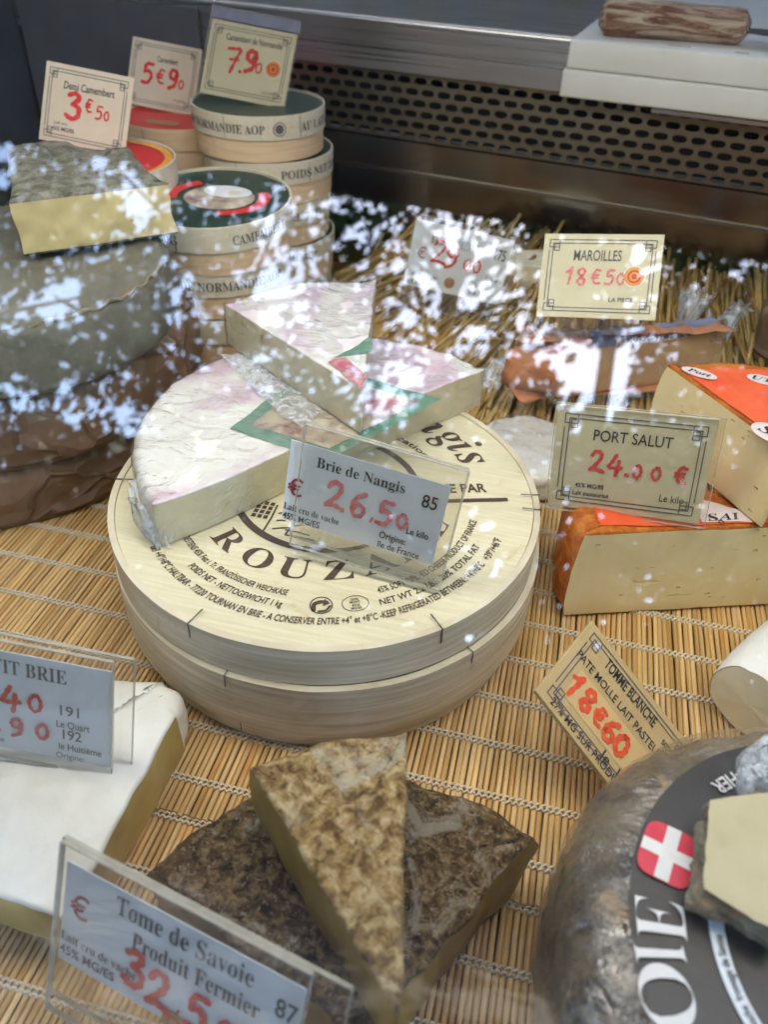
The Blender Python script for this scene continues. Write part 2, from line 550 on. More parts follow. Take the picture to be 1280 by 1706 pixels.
M['savlight'] = crust('tan_tomme_rind', [(0.38, (0.15, 0.08, 0.027)), (0.5, (0.46, 0.30, 0.115)), (0.62, (0.74, 0.57, 0.32))], 170,
                      [(30, 0.52, 0.62, (0.62, 0.55, 0.43), 0.7), (22, 0.63, 0.68, (0.36, 0.10, 0.06), 0.5), (240, 0.57, 0.64, (0.10, 0.055, 0.022), 0.7)],
                      [(170, 0.9, 0.005), (600, 0.8, 0.002)], 0.8)
M['greyrind'] = crust('grey_rind', [(0.38, (0.14, 0.13, 0.10)), (0.62, (0.31, 0.29, 0.235))], 90,
                      [(30, 0.55, 0.68, (0.36, 0.33, 0.27), 0.6), (150, 0.57, 0.63, (0.06, 0.055, 0.04), 0.75)], [(130, 0.9, 0.004), (400, 0.6, 0.0012)], 0.75)
M['wheelrind'] = crust('dull_grey_rind', [(0.36, (0.115, 0.11, 0.088)), (0.64, (0.175, 0.165, 0.13))], 30,
                      [(12, 0.55, 0.7, (0.23, 0.215, 0.175), 0.6), (160, 0.62, 0.72, (0.07, 0.065, 0.05), 0.5)], [(90, 0.4, 0.002), (500, 0.4, 0.0008)], 0.65)
M['tommerind'] = crust('wrapped_tomme_rind', [(0.38, (0.065, 0.043, 0.024)), (0.62, (0.23, 0.175, 0.108))], 60,
                       [(22, 0.54, 0.64, (0.36, 0.29, 0.19), 0.7), (45, 0.58, 0.66, (0.42, 0.24, 0.07), 0.7)], [(70, 0.9, 0.006), (260, 0.7, 0.002)], 0.35, 0.6)
M['crustgrey'] = crust('grey_crust', [(0.36, (0.15, 0.125, 0.09)), (0.64, (0.36, 0.32, 0.25))], 130, [(50, 0.52, 0.62, (0.34, 0.22, 0.12), 0.75)], [(150, 0.9, 0.004), (500, 0.6, 0.001)], 0.8)
M['whiterind'] = crust('white_bloom', [(0.3, (0.76, 0.755, 0.71)), (0.7, (0.86, 0.855, 0.82))], 60, [(35, 0.64, 0.8, (0.66, 0.60, 0.44), 0.4)], [(200, 0.35, 0.0015)], 0.6)
M['blacklabel'] = simple('black_label', [(0.3, (0.024, 0.020, 0.020)), (0.7, (0.040, 0.034, 0.034))], 30, rough=0.42, bump=(60, 0.25, 0.002), spec=0.45)
M['flagred'] = simple('flag_red', [(0.3, (0.62, 0.025, 0.06)), (0.7, (0.70, 0.05, 0.09))], 100, rough=0.4)
M['brownpaper'] = brown_paper()
M['green'] = simple('green_label', [(0.3, (0.11, 0.235, 0.165)), (0.7, (0.18, 0.32, 0.24))], 120, rough=0.45)
M['picture'] = simple('label_picture', [(0.3, (0.20, 0.09, 0.11)), (0.5, (0.46, 0.38, 0.29)), (0.7, (0.62, 0.55, 0.42))], 70, rough=0.45)
M['rosepic'] = simple('rose_picture', [(0.35, (0.50, 0.10, 0.16)), (0.55, (0.62, 0.33, 0.35)), (0.70, (0.28, 0.08, 0.12))], 160, rough=0.4)
M['darkgreen'] = simple('dark_green_label', [(0.3, (0.012, 0.032, 0.024)), (0.7, (0.022, 0.05, 0.036))], 60, rough=0.3, spec=0.5)
M['scarlet'] = simple('scarlet_label', [(0.3, (0.62, 0.02, 0.025)), (0.7, (0.72, 0.045, 0.04))], 60, rough=0.35)
M['gold'] = simple('gold_seal', [(0.3, (0.74, 0.30, 0.03)), (0.7, (0.82, 0.42, 0.08))], 200, rough=0.45)
M['brownseal'] = simple('brown_seal', [(0.3, (0.36, 0.20, 0.08)), (0.7, (0.45, 0.27, 0.12))], 200, rough=0.5)
M['bluelabel'] = simple('blue_grey_label', [(0.3, (0.19, 0.21, 0.34)), (0.7, (0.26, 0.28, 0.42))], 80, rough=0.4)
M['steel'] = steel('brushed_steel', (0.60, 0.60, 0.62), 0.30)
M['steeldark'] = steel('dark_steel', (0.36, 0.345, 0.32), 0.15, (2, 260, 260))
M['steelgrille'] = steel('grille_steel', (0.33, 0.30, 0.24), 0.36)
M['postgrey'] = simple('blue_grey_veiled', [(0.3, (0.10, 0.105, 0.125)), (0.7, (0.14, 0.145, 0.165))], 14, rough=0.35, spec=0.5)  # blue-grey lifted to carry the veil reflected over this corner
M['hole'] = simple('hole_shade', [(0.3, (0.012, 0.012, 0.012)), (0.7, (0.02, 0.02, 0.02))], 30, rough=0.8)
M['casedark'] = simple('case_side', [(0.3, (0.06, 0.066, 0.085)), (0.7, (0.10, 0.108, 0.13))], 12, rough=0.25, spec=0.5)  # tone raised to include the reflected veil over the left wall
M['floor'] = simple('case_floor', [(0.3, (0.20, 0.11, 0.035)), (0.7, (0.27, 0.155, 0.055))], 40, rough=0.8)
M['board'] = crust('white_plastic_board', [(0.3, (0.70, 0.70, 0.655)), (0.7, (0.78, 0.78, 0.745))], 14, [(18, 0.62, 0.78, (0.62, 0.54, 0.36), 0.5), (220, 0.72, 0.8, (0.5, 0.38, 0.2), 0.35)], [(90, 0.15, 0.001)], 0.45, 0.4)
M['handle'] = crust('worn_wood', [(0.36, (0.10, 0.035, 0.022)), (0.64, (0.27, 0.13, 0.075))], 18, [(7, 0.44, 0.58, (0.55, 0.45, 0.34), 0.9)], [(22, 0.7, 0.002)], 0.6, 0.3, (2.5, 22, 22))
M['blade'] = steel('knife_blade', (0.30, 0.31, 0.33), 0.22)
M['glass'] = glass_pane()
M['leaf'] = leaf_material()
M['bark'] = simple('bark', [(0.3, (0.05, 0.035, 0.025)), (0.7, (0.12, 0.09, 0.065))], 6, rough=0.9, bump=(12, 0.8, 0.05))
M['awning'] = simple('dark_awning', [(0.3, (0.09, 0.10, 0.13)), (0.7, (0.115, 0.125, 0.155))], 3, rough=0.85)
M['canvas'] = striped_canvas()
M['asphalt'] = simple('asphalt', [(0.3, (0.028, 0.028, 0.029)), (0.7, (0.045, 0.045, 0.045))], 8, rough=0.9)

# ------------------------------------------------------------------ lettering
_tcache, _pen = {}, {}
ALPHA = {'serif': 0x1D400, 'serifit': 0x1D468}        # the built-in font's own bold serif and bold italic letters
DIGIT = {}


def styled(s, font):
    o = ''
    for c in s:
        if font in ALPHA and 'A' <= c <= 'Z': o += chr(ALPHA[font] + ord(c) - 65)
        elif font in ALPHA and 'a' <= c <= 'z': o += chr(ALPHA[font] + 26 + ord(c) - 97)
        elif font in DIGIT and c.isdigit() and ord(c) < 128: o += chr(DIGIT[font] + ord(c) - 48)
        else: o += c
    return o


def text2d(s, font='plain', weight=0.0):
    """outline of a line of writing with capitals one unit high: points, faces, width"""
    key = (s, font, weight)
    if key in _tcache: return _tcache[key]
    if 'ob' not in _pen:
        _pen['ob'] = bpy.data.objects.new('lettering', bpy.data.curves.new('lettering', 'FONT'))
    ob = _pen['ob']
    ob.data.body = styled(s, font)
    ob.data.resolution_u = 3
    ob.data.offset = weight + (0.016 if font == 'bold' else 0.0)
    me = ob.to_mesh()
    v = np.array([p.co[:2] for p in me.vertices]) if len(me.vertices) else np.zeros((1, 2))
    f = [tuple(p.vertices) for p in me.polygons]
    ob.to_mesh_clear()
    v = v / 0.70
    v[:, 0] -= v[:, 0].min()
    _tcache[key] = (v, f, v[:, 0].max())
    return _tcache[key]


def write(parent, s, mapf, cap, mat, font='plain', weight=0.0, width=None, align='c', name='lettering', slant=0.0):
    v, f, w = text2d(s, font, weight)
    sx = cap if width is None else width / w
    x = v[:, 0] * sx + slant * v[:, 1] * cap
    x = x - {'c': w * sx / 2, 'l': 0, 'r': w * sx}[align]
    return obj(name, [mapf(a, b * cap) for a, b in zip(x, v[:, 1])], f, mat, parent)


def smooth_line(pts, k=6):
    if len(pts) < 3: return [np.array(p, float) for p in pts]
    P = [np.array(p, float) for p in pts]
    P = [2 * P[0] - P[1]] + P + [2 * P[-1] - P[-2]]
    out = []
    for i in range(1, len(P) - 2):
        for j in range(k):
            t = j / k
            out.append(0.5 * ((2 * P[i]) + (-P[i - 1] + P[i + 1]) * t + (2 * P[i - 1] - 5 * P[i] + 4 * P[i + 1] - P[i + 2]) * t * t + (-P[i - 1] + 3 * P[i] - 3 * P[i + 1] + P[i + 2]) * t ** 3))
    return out + [P[-2]]


def ribbon2d(pts, w, lift=0.0, wob=0.0):
    """a pen stroke of width w with round ends as flat points (x, y, lift) and faces"""
    n = len(pts)
    v, f = [], []
    for i, p in enumerate(pts):
        t = pts[min(i + 1, n - 1)] - pts[max(i - 1, 0)]
        t = t / (np.linalg.norm(t) + 1e-9)
        q = np.array([-t[1], t[0]]) * w / 2 * (1 + wob * math.sin(i * 1.7 + pts[0][0] * 900))
        v += [(*(p + q), lift), (*(p - q), lift)]
    for i in range(n - 1): f.append((2 * i, 2 * i + 1, 2 * i + 3, 2 * i + 2))
    for e, s in ((0, -1), (n - 1, 1)):
        t = pts[min(e + 1, n - 1)] - pts[max(e - 1, 0)]
        a = math.atan2(t[1], t[0]) + (math.pi if s < 0 else 0)
        b = len(v)
        fan = [(*(pts[e] + np.array([math.cos(a + g), math.sin(a + g)]) * w / 2), lift) for g in np.linspace(-math.pi / 2, math.pi / 2, 7)]
        v += fan
        f.append(tuple(range(b, b + 7)))
    return v, f


HAND = {
    '0': [[(.3, .95), (.08, .7), (.05, .35), (.25, .03), (.5, .2), (.55, .6), (.42, .92), (.25, .93)]],
    '1': [[(.02, .7), (.18, .78), (.34, .98)], [(.34, .98), (.26, .5), (.18, .0)]],
    '2': [[(.05, .75), (.2, .97), (.45, .9), (.45, .62), (.2, .25), (.02, .05)], [(.02, .05), (.3, .1), (.62, .02)]],
    '3': [[(.08, .88), (.35, .98), (.5, .8), (.25, .55)], [(.25, .55), (.52, .45), (.5, .12), (.25, .0), (.02, .12)]],
    '4': [[(.3, .98), (.15, .65), (.02, .38), (.3, .36), (.58, .4)], [(.45, .7), (.42, .35), (.36, .0)]],
    '5': [[(.55, .95), (.2, .92), (.14, .55)], [(.14, .55), (.4, .6), (.52, .35), (.35, .05), (.05, .05)]],
    '6': [[(.48, .97), (.2, .75), (.06, .35), (.2, .03), (.45, .1), (.5, .35), (.3, .48), (.1, .3)]],
    '7': [[(.05, .9), (.3, .93), (.55, .92), (.4, .5), (.25, .0)], [(.18, .5), (.5, .52)]],
    '8': [[(.3, .5), (.08, .75), (.28, .98), (.48, .78), (.3, .5), (.08, .22), (.28, .0), (.5, .22), (.3, .5)]],
    '9': [[(.48, .75), (.3, .5), (.1, .65), (.18, .93), (.45, .9), (.5, .6), (.4, .2), (.1, .02)]],
    'E': [[(.52, .9), (.25, .95), (.1, .55), (.2, .1), (.52, .08)], [(.0, .6), (.42, .62)], [(.0, .42), (.38, .42)]],
    '.': [[(.08, .04), (.13, .02)]],
    ',': [[(.12, .08), (.05, -.1)]],
}


def handwrite(parent, marks, x0, y0, w, h, mat, lift=0.0012, name='price_writing'):
    """marks: list of (character, u, v of the glyph's foot, height, pen) in card fractions"""
    parts = []
    k = 0
    for ch, u, v, hh, pen in marks:
        H = hh * h
        for st in HAND[ch]:
            pts = smooth_line([(x0 + u * w + p[0] * H, y0 - v * h + p[1] * H) for p in st], 5)
            parts.append(ribbon2d([np.array(p) for p in pts], 0.82 * pen * H, lift + k * 0.00004, 0.22))
            k += 1
    v, f = join(parts)
    return obj(name, v, f, mat, parent)


def lines_vf(segs, w, lift):
    parts = []
    for k, seg in enumerate(segs):
        for a, b in zip(seg[:-1], seg[1:]):
            a, b = np.array(a, float), np.array(b, float)
            t = (b - a) / np.linalg.norm(b - a)
            n = np.array([-t[1], t[0]]) * w / 2
            a2, b2 = a - t * w / 2, b + t * w / 2
            z = lift + len(parts) * 0.000004
            parts.append(([(*(a2 + n), z), (*(a2 - n), z), (*(b2 - n), z), (*(b2 + n), z)], [(0, 1, 2, 3)]))
    return join(parts)


def key_border(w, h, m=0.055, g=0.030, sq=0.085):
    """double rule with interlaced squares in the corners, in card coordinates"""
    W, H = w / 2, h / 2
    m, g, sq = m * w, g * w, sq * w
    out, inn = m, m + g
    segs = []
    segs.append([(-W + inn, H - inn), (W - inn, H - inn), (W - inn, -H + inn), (-W + inn, -H + inn), (-W + inn, H - inn)])
    for sx in (-1, 1):
        for sy in (-1, 1):
            c = lambda a, b: (sx * (W - a), sy * (H - b))
            o = out
            segs.append([c(o, o), c(o + sq, o), c(o + sq, o + sq * .75), c(o, o + sq * .75), c(o, o)])
            segs.append([c(o + sq * .5, o + sq * .45), c(o + sq * 1.0, o + sq * .45), c(o + sq * 1.0, o + sq * 1.1), c(o + sq * .5, o + sq * 1.1), c(o + sq * .5, o + sq * .45)])
    s2 = out + sq * 1.12
    for sy in (-1, 1): segs.append([(-W + s2, sy * (H - out)), (W - s2, sy * (H - out))])
    for sx in (-1, 1): segs.append([(sx * (W - out), -H + s2), (sx * (W - out), H - s2)])
    return segs


POSE = {
    'demi': ([-0.3793, 0.5948, 0.1923], [0.9952, 0.0262, -0.0944], [0.0719, 0.4589, 0.8856], 0.072, 0.0575),
    'camembert': ([-0.4019, 0.7715, 0.1829], [0.9952, 0.0262, -0.0944], [0.0719, 0.4589, 0.8856], 0.07, 0.0595),
    'camnorm': ([-0.2937, 0.7262, 0.2131], [0.9899, 0.0939, -0.1064], [0.0319, 0.5834, 0.8116], 0.078, 0.0731),
    'meaux': ([-0.0821, 0.6342, 0.0933], [0.9874, 0.0921, -0.1284], [0.1321, 0.30, 0.945], 0.083, 0.0530),
    'maroilles': ([0.0285, 0.5405, 0.1338], [0.9911, -0.0432, 0.126], [-0.0708, 0.63, 0.7734], 0.08, 0.0584),
    'portsalut': ([0.0573, 0.3726, 0.0969], [0.9945, -0.0473, 0.0936], [-0.0794, 0.2441, 0.9665], 0.083, 0.0605),
    'nangis': ([-0.0642, 0.2799, 0.1103], [0.9935, -0.0785, -0.0826], [0.0953, 0.1754, 0.9799], 0.079, 0.067),
    'petit': ([-0.1980, 0.1632, 0.0672], [0.9869, 0.1175, -0.1105], [0.0807, 0.2332, 0.9691], 0.0985, 0.0648),
    'savoie': ([-0.0860, 0.0850, 0.0450], [0.98, -0.1971, 0.0291], [0.0576, 0.4199, 0.9057], 0.101, 0.0748),
    'blanche': ([0.0681, 0.2483, 0.0319], [0.7408, -0.3494, -0.5737], [0.4127, 0.9106, -0.0217], 0.085, 0.058),
}


def sign_root(key, name, label, group='price signs standing among the cheeses'):
    c, ax, ay, w, h = POSE[key]
    x = Vector(ax).normalized()
    y = (Vector(ay) - x * x.dot(Vector(ay))).normalized()
    n = x.cross(y)
    m = Matrix(((x.x, y.x, n.x, c[0]), (x.y, y.y, n.y, c[1]), (x.z, y.z, n.z, c[2]), (0, 0, 0, 1)))
    return empty(name, label=label, cat='price sign', group=group, mat=m), w, h


class Card:
    """writing on a card: u runs 0..1 to the right, v 0..1 down"""
    def __init__(s, root, x0, y0, w, h, lift):
        s.r, s.x, s.y, s.w, s.h, s.z = root, x0, y0, w, h, lift

    def text(s, t, u, v, cap, mat='ink', font='plain', width=None, align='c', weight=0.0, name='lettering', slant=0):
        cx, cy = s.x + u * s.w, s.y - v * s.h
        write(s.r, t, lambda a, b: (cx + a, cy + b, s.z), cap * s.h, M[mat], font, weight, None if width is None else width * s.w, align, name, slant)

    def hand(s, marks, mat='red'):
        handwrite(s.r, marks, s.x, s.y, s.w, s.h, M[mat], s.z + 0.0001)

    def disc(s, u, v, rad, mats, name='seal'):
        cx, cy = s.x + u * s.w, s.y - v * s.h
        for k, (rr, mt) in enumerate(mats):
            R = rr * rad * s.w
            vv = [(cx, cy, s.z + k * 5e-5)] + [(cx + R * math.cos(a), cy + R * math.sin(a), s.z + k * 5e-5) for a in np.linspace(0, 2 * math.pi, 28, endpoint=False)]
            obj(name, vv, [(0, i + 1, (i + 1) % 28 + 1) for i in range(28)], M[mt], s.r)

    def rect(s, u0, v0, u1, v1, mat, name):
        x0, x1, y0, y1 = s.x + u0 * s.w, s.x + u1 * s.w, s.y - v1 * s.h, s.y - v0 * s.h
        obj(name, [(x0, y0, s.z - 1e-4), (x1, y0, s.z - 1e-4), (x1, y1, s.z - 1e-4), (x0, y1, s.z - 1e-4)], [(0, 1, 2, 3)], M[mat], s.r)


def cream_card(root, w, h, mat='cream', x0=None, y0=None, thick=0.0016, border=True):
    x0 = -w / 2 if x0 is None else x0
    y0 = h / 2 if y0 is None else y0
    v, f = box_vf(x0, x0 + w, y0 - h, y0, -thick, 0, 0.0005)
    obj('card', v, f, M[mat], root)
    if border:
        cx, cy = x0 + w / 2, y0 - h / 2
        v, f = lines_vf([[(a + cx, b + cy) for a, b in sg] for sg in key_border(w, h)], 0.0075 * w, 0.0003)
        obj('border', v, f, M['border'], root)
    return Card(root, x0, y0, w, h, 0.0004)


def sheet(name, root, x0, x1, y0, y1, z, t, mat='acrylic', edge=True):
    v, f = box_vf(x0, x1, y0, y1, z, z + t)
    o = obj(name, v, f, M[mat], root)
    if edge:                                    # the cut rim of the sheet, slightly proud
        e = 0.00012
        parts = [box_vf(x0 - e, x0 + e * 2, y0, y1, z - e, z + t + e), box_vf(x1 - 2 * e, x1 + e, y0, y1, z - e, z + t + e), box_vf(x0 + 3 * e, x1 - 3 * e, y1 - e, y1 + 3 * e, z - e, z + t + e),
                 box_vf(x0 + 3 * e, x1 - 3 * e, y0 - 3 * e, y0 + e, z - e, z + t + e)]
        v, f = join(parts)
        obj('rim', v, f, M['acryledge'], o)
    return o


# ------------------------------------------------------------------ cheese solids
def fbm(p, s, o=3, seed=0.0):
    return noise.fractal(Vector((p[0] * s + seed, p[1] * s - seed * 0.7, p[2] * s + seed * 1.3)), 0.9, 2.1, o)


def arc_pts(c, r, a0, a1, step=0.0028):
    n = max(3, int(abs(a1 - a0) * r / step))
    return [(c[0] + r * math.cos(a0 + (a1 - a0) * k / n), c[1] + r * math.sin(a0 + (a1 - a0) * k / n)) for k in range(n + 1)]


def seg_pts(a, b, step=0.003):
    n = max(2, int(math.dist(a, b) / step))
    return [(a[0] + (b[0] - a[0]) * k / n, a[1] + (b[1] - a[1]) * k / n) for k in range(n + 1)]


def solid(root, edges, z0, z1, rind, cut=None, bev=0.005, cbev=0.0006, rough=0.0012, fs=45, seed=0.0, rind_name='rind', cut_name='cut_face', sag=0.0, grow=0.0, nz=7, rings=16, bulge=0.0):
    """solid of a closed outline; edges = [(points, 'rind' | 'cut'), ...] running counter-clockwise in local coordinates"""
    out, kinds = [], []
    for pts, kd in edges:
        out += [np.array(p) for p in pts[:-1]]
        kinds += [kd] * (len(pts) - 1)
    n = len(out)
    P = np.array(out)
    cen = P.mean(0)
    bv = np.array([bev if (kinds[i] == 'rind' and kinds[i - 1] == 'rind') else cbev for i in range(n)])
    for _ in range(2): bv = np.minimum(bv, 0.5 * (np.roll(bv, 1) + np.roll(bv, -1)) + 0.001)
    tan = np.roll(P, -1, 0) - np.roll(P, 1, 0)
    nrm = np.stack([tan[:, 1], -tan[:, 0]], 1)
    nrm /= np.linalg.norm(nrm, axis=1)[:, None] + 1e-12
    P = P + nrm * grow
    bv = np.minimum(bv, (z1 - z0) * 0.48)
    bdir = np.zeros((n, 2))                      # which way and how far each outline point bulges at mid height
    if bulge:
        isr = np.array([kinds[i] == 'rind' or kinds[i - 1] == 'rind' for i in range(n)])
        for i in range(n):
            if isr[i]:
                both = kinds[i] == 'rind' and kinds[i - 1] == 'rind'
                bdir[i] = nrm[i] if both else (P[i] - P[i - 1] if kinds[i] == 'rind' else P[i] - P[(i + 1) % n])
                if not both: bdir[i] /= np.linalg.norm(bdir[i]) + 1e-12
    levels = []
    nb = 5
    for k in range(nb + 1):
        a = math.pi / 2 * k / nb
        levels.append((1 - math.sin(a), -1, 1 - math.cos(a), None))       # bottom fillet: inset factor, side, height factor
    for k in range(1, nz): levels.append((0, 0, 0, k / nz))
    for k in range(nb + 1):
        a = math.pi / 2 * k / nb
        levels.append((1 - math.cos(a), 1, 1 - math.sin(a), None))
    V = []
    for ins, side, hf, t in levels:
        for i in range(n):
            p = P[i] - nrm[i] * bv[i] * ins
            if side < 0: z = z0 + bv[i] * hf
            elif side > 0: z = z1 - bv[i] * hf
            else: z = z0 + bv[i] + (z1 - z0 - 2 * bv[i]) * t
            if bulge: p = p + bdir[i] * bulge * math.sin(math.pi * (z - z0) / (z1 - z0))
            V.append([p[0], p[1], z])
    L = len(levels)
    top0 = (L - 1) * n
    for r in range(1, rings + 1):
        s = 1 - r / rings
        for i in range(n):
            q = np.array(V[top0 + i][:2])
            p = cen + (q - cen) * s
            V.append([p[0], p[1], z1])
    for p in V:
        d = fbm(p, fs, 3, seed)
        d2 = fbm(p, fs * 3.1, 2, seed + 5)
        rr = np.array(p[:2]) - cen
        k = (rough * d + rough * 0.45 * d2)
        ln = np.linalg.norm(rr) + 1e-9
        if p[2] > z0 + 1e-4: p[2] += k * (0.9 if p[2] > z1 - 0.002 else 0.2)
        p[0] += rr[0] / ln * k * min(1, ln / 0.02)
        p[1] += rr[1] / ln * k * min(1, ln / 0.02)
        if sag: p[2] -= sag * (ln / 0.1) ** 2 * (p[2] - z0) / (z1 - z0)
    fr, fc = [], []
    for l in range(L - 1):
        for i in range(n):
            q = (l * n + i, l * n + (i + 1) % n, (l + 1) * n + (i + 1) % n, (l + 1) * n + i)
            (fc if (kinds[i] == 'cut' and cut is not None and nb - 1 <= l < L - 1 - nb) else fr).append(q)
    for r in range(rings):
        b0 = top0 if r == 0 else L * n + (r - 1) * n
        b1 = L * n + r * n
        for i in range(n): fr.append((b0 + i, b0 + (i + 1) % n, b1 + (i + 1) % n, b1 + i))
    fr.append(tuple(range(n - 1, -1, -1)))
    a = sub_obj(rind_name, V, fr, rind, root)
    b = sub_obj(cut_name, V, fc, cut, root) if fc else None
    return a, b


def sub_obj(name, V, faces, mat, root):
    used = sorted({i for q in faces for i in q})
    mp = {o: k for k, o in enumerate(used)}
    return obj(name, [V[i] for i in used], [tuple(mp[i] for i in q) for q in faces], mat, root, smooth=True)


def slice_edges(R, a0, a1, c=(0, 0)):
    """pie slice with its point at c, rind from angle a0 to a1 (degrees, counter-clockwise)"""
    a0, a1 = math.radians(a0), math.radians(a1)
    A = (c[0] + R * math.cos(a0), c[1] + R * math.sin(a0))
    B = (c[0] + R * math.cos(a1), c[1] + R * math.sin(a1))
    return [(seg_pts(c, A), 'cut'), (arc_pts(c, R, a0, a1), 'rind'), (seg_pts(B, c), 'cut')]


def patch(name, root, poly, z, mat, lift=0.0):
    return obj(name, [(p[0], p[1], z + lift) for p in poly], [tuple(range(len(poly)))], mat, root)


# ------------------------------------------------------------------ the display case
PA, PB = np.array([-0.30, 0.862]), np.array([0.20, 0.786])          # foot line of the back panel, left to right
BD = (PB - PA) / np.linalg.norm(PB - PA)
BN = np.array([BD[1], -BD[0]])                                       # towards the customer
BROT = Matrix.Rotation(math.atan2(BD[1], BD[0]), 4, 'Z')
BMAT = Matrix.Translation((PA[0], PA[1], 0)) @ BROT                  # local x along the panel, local y to the rear


def placed(name, v, f, mats, label=None, cat=None, kind=None, m=None, parent=None, smooth=False):
    o = obj(name, v, f, mats, parent, smooth)
    if m is not None: o.matrix_world = m
    return tag(o, label, cat, None, kind)


v, f = box_vf(-0.75, 0.75, -0.16, 1.05, -0.05, -0.012)
placed('case_floor', v, f, M['floor'], 'brown floor of the display case under the mats', None, 'structure')
v, f = box_vf(-0.35, 0.95, 0.0, 0.012, -0.012, 0.129)
back = placed('back_panel', v, f, M['steeldark'], 'dark polished steel back panel of the display case', None, 'structure', BMAT)
v, f = box_vf(-0.3, 0.95, -0.003, 0.0, 0.098, 0.101)
obj('fold', v, f, M['steelgrille'], back)


def grille():
    v, f = [], []
    px, pz = 0.0168, 0.0099
    rows, cols = 6, 62
    hw, hh = 0.0066, 0.0031
    for r in range(rows):
        for c in range(-2, cols):
            x0 = -0.06 + (c + (0.5 if r % 2 else 0)) * px - 0.02
            z0 = 0.131 + r * pz
            o = len(v)
            cx, cz = x0 + px / 2, z0 + pz / 2
            ring = [(cx + math.copysign(abs(math.cos(a)) ** 0.55 * hw, math.cos(a)), cz + math.sin(a) * hh) for a in np.linspace(0, 2 * math.pi, 12, endpoint=False)]
            outer = []
            for a in np.linspace(0, 2 * math.pi, 12, endpoint=False):
                ca, sa = math.cos(a), math.sin(a)
                k = min(px / 2 / max(abs(ca), 1e-9), pz / 2 / max(abs(sa), 1e-9))
                outer.append((cx + ca * k, cz + sa * k))
            cor = [(x0 + px, z0 + pz), (x0, z0 + pz), (x0, z0), (x0 + px, z0)]
            v += [(x, 0, z) for x, z in outer] + [(x, 0, z) for x, z in ring] + [(x, 0.0022, z) for x, z in ring] + [(x, 0, z) for x, z in cor]
            for i in range(12):
                j = (i + 1) % 12
                f.append((o + i, o + j, o + 12 + j, o + 12 + i))
                f.append((o + 12 + i, o + 12 + j, o + 24 + j, o + 24 + i))
            for q in range(4):
                i0 = q * 3
                idx = [i for i in range(12) if (q * math.pi / 2 - 1e-6) <= i * math.pi / 6 <= ((q + 1) * math.pi / 2 + 1e-6)]
                idx = [(i0 + k) % 12 for k in range(4)]
                for a, b in zip(idx[:-1], idx[1:]):
                    f.append((o + a, o + 36 + q, o + b))
    return v, f


g = empty('vent_grille', label='perforated steel air grille with staggered oblong holes under the ledge', cat='grille', mat=BMAT)
v, f = grille()
obj('perforated_plate', v, f, M['steelgrille'], g)
v, f = box_vf(-0.2, 0.95, 0.03, 0.035, 0.128, 0.192)
obj('dark_backing', v, f, M['hole'], g)  # near-black sheet painting the shade behind the holes
led = empty('steel_ledge', label='brushed steel ledge along the back of the display case', cat='ledge', mat=BMAT)
XE = 0.36                                                           # right of this the ledge drops to a tray for the boards
v, f = box_vf(-0.35, XE, -0.006, 0.0, 0.1915, 0.2345, 0.0012)
obj('ledge_front', v, f, M['steel'], led)
v, f = box_vf(-0.35, XE, 0.0005, 0.9, 0.229, 0.2338)
obj('ledge_top', v, f, M['steel'], led)
v, f = box_vf(-0.35, XE, -0.0075, -0.002, 0.2347, 0.2362, 0.0005)
obj('edge_glint', v, f, M['white'], led)  # white strip paints the bright glint along the steel edge
v, f = box_vf(XE + 0.002, 0.95, -0.02, 0.9, 0.188, 0.1913)
obj('tray', v, f, M['steel'], led)
post = empty('corner_post', label='grey steel corner post with a round screw at the left of the ledge', cat='post', mat=BMAT)
v, f = box_vf(-0.34, -0.105, -0.011, -0.0065, 0.0, 0.228, 0.001)
obj('post_plate', v, f, M['postgrey'], post)
v, f = lathe_vf([(0.0, 0.003), (0.0028, 0.0024), (0.0042, 0.0)], 16)
so = obj('screw', [(x - 0.128, -0.011 - z, y + 0.186) for x, y, z in v], f, M['steel'], post, True)
v, f = box_vf(-0.66, -0.648, -0.16, 1.0, -0.012, 0.5)
placed('case_side_wall', v, f, M['casedark'], 'dark glossy side wall of the display case at left', None, 'structure')
v, f = box_vf(0.60, 0.612, -0.16, 1.0, -0.012, 0.5)
placed('case_side_wall', v, f, M['casedark'], 'dark side wall of the display case at right', None, 'structure')

# sloping front glass
GA = math.radians(30)
gm = Matrix.Translation((0, -0.075, -0.012)) @ Matrix.Rotation(math.radians(90) - GA, 4, 'X')
v, f = box_vf(-0.647, 0.599, 0.0, 0.80, -0.0055, 0.0)
placed('front_glass', v, f, M['glass'], 'sloping clear front glass of the cheese display case reflecting trees and sky', 'glass pane', None, gm)

# ------------------------------------------------------------------ bamboo mats
def stick_mesh(length, seed):
    rs = random.Random(seed)
    n, ns = 7, 16
    v, f = [], []
    ph = [rs.uniform(0, 6.28) for _ in range(4)]
    w = rs.uniform(0.00132, 0.00146)
    for i in range(ns + 1):
        y = length * i / ns
        r = w * (1 + 0.06 * math.sin(y * 160 + ph[0]) + 0.04 * math.sin(y * 420 + ph[1]))
        dx = 0.00012 * math.sin(y * 60 + ph[2])
        dz = 0.00025 * math.sin(y * 35 + ph[3])
        for k in range(n):
            a = 2 * math.pi * k / n + 0.3
            v.append((r * math.cos(a) + dx, y, r * 0.85 * math.sin(a) + dz))
    for i in range(ns):
        for k in range(n):
            f.append((i * n + k, i * n + (k + 1) % n, (i + 1) * n + (k + 1) % n, (i + 1) * n + k))
    f.append(tuple(range(n)))
    f.append(tuple(ns * n + k for k in range(n - 1, -1, -1)))
    return make_mesh('stick', v, f, M['bamboo'], True)


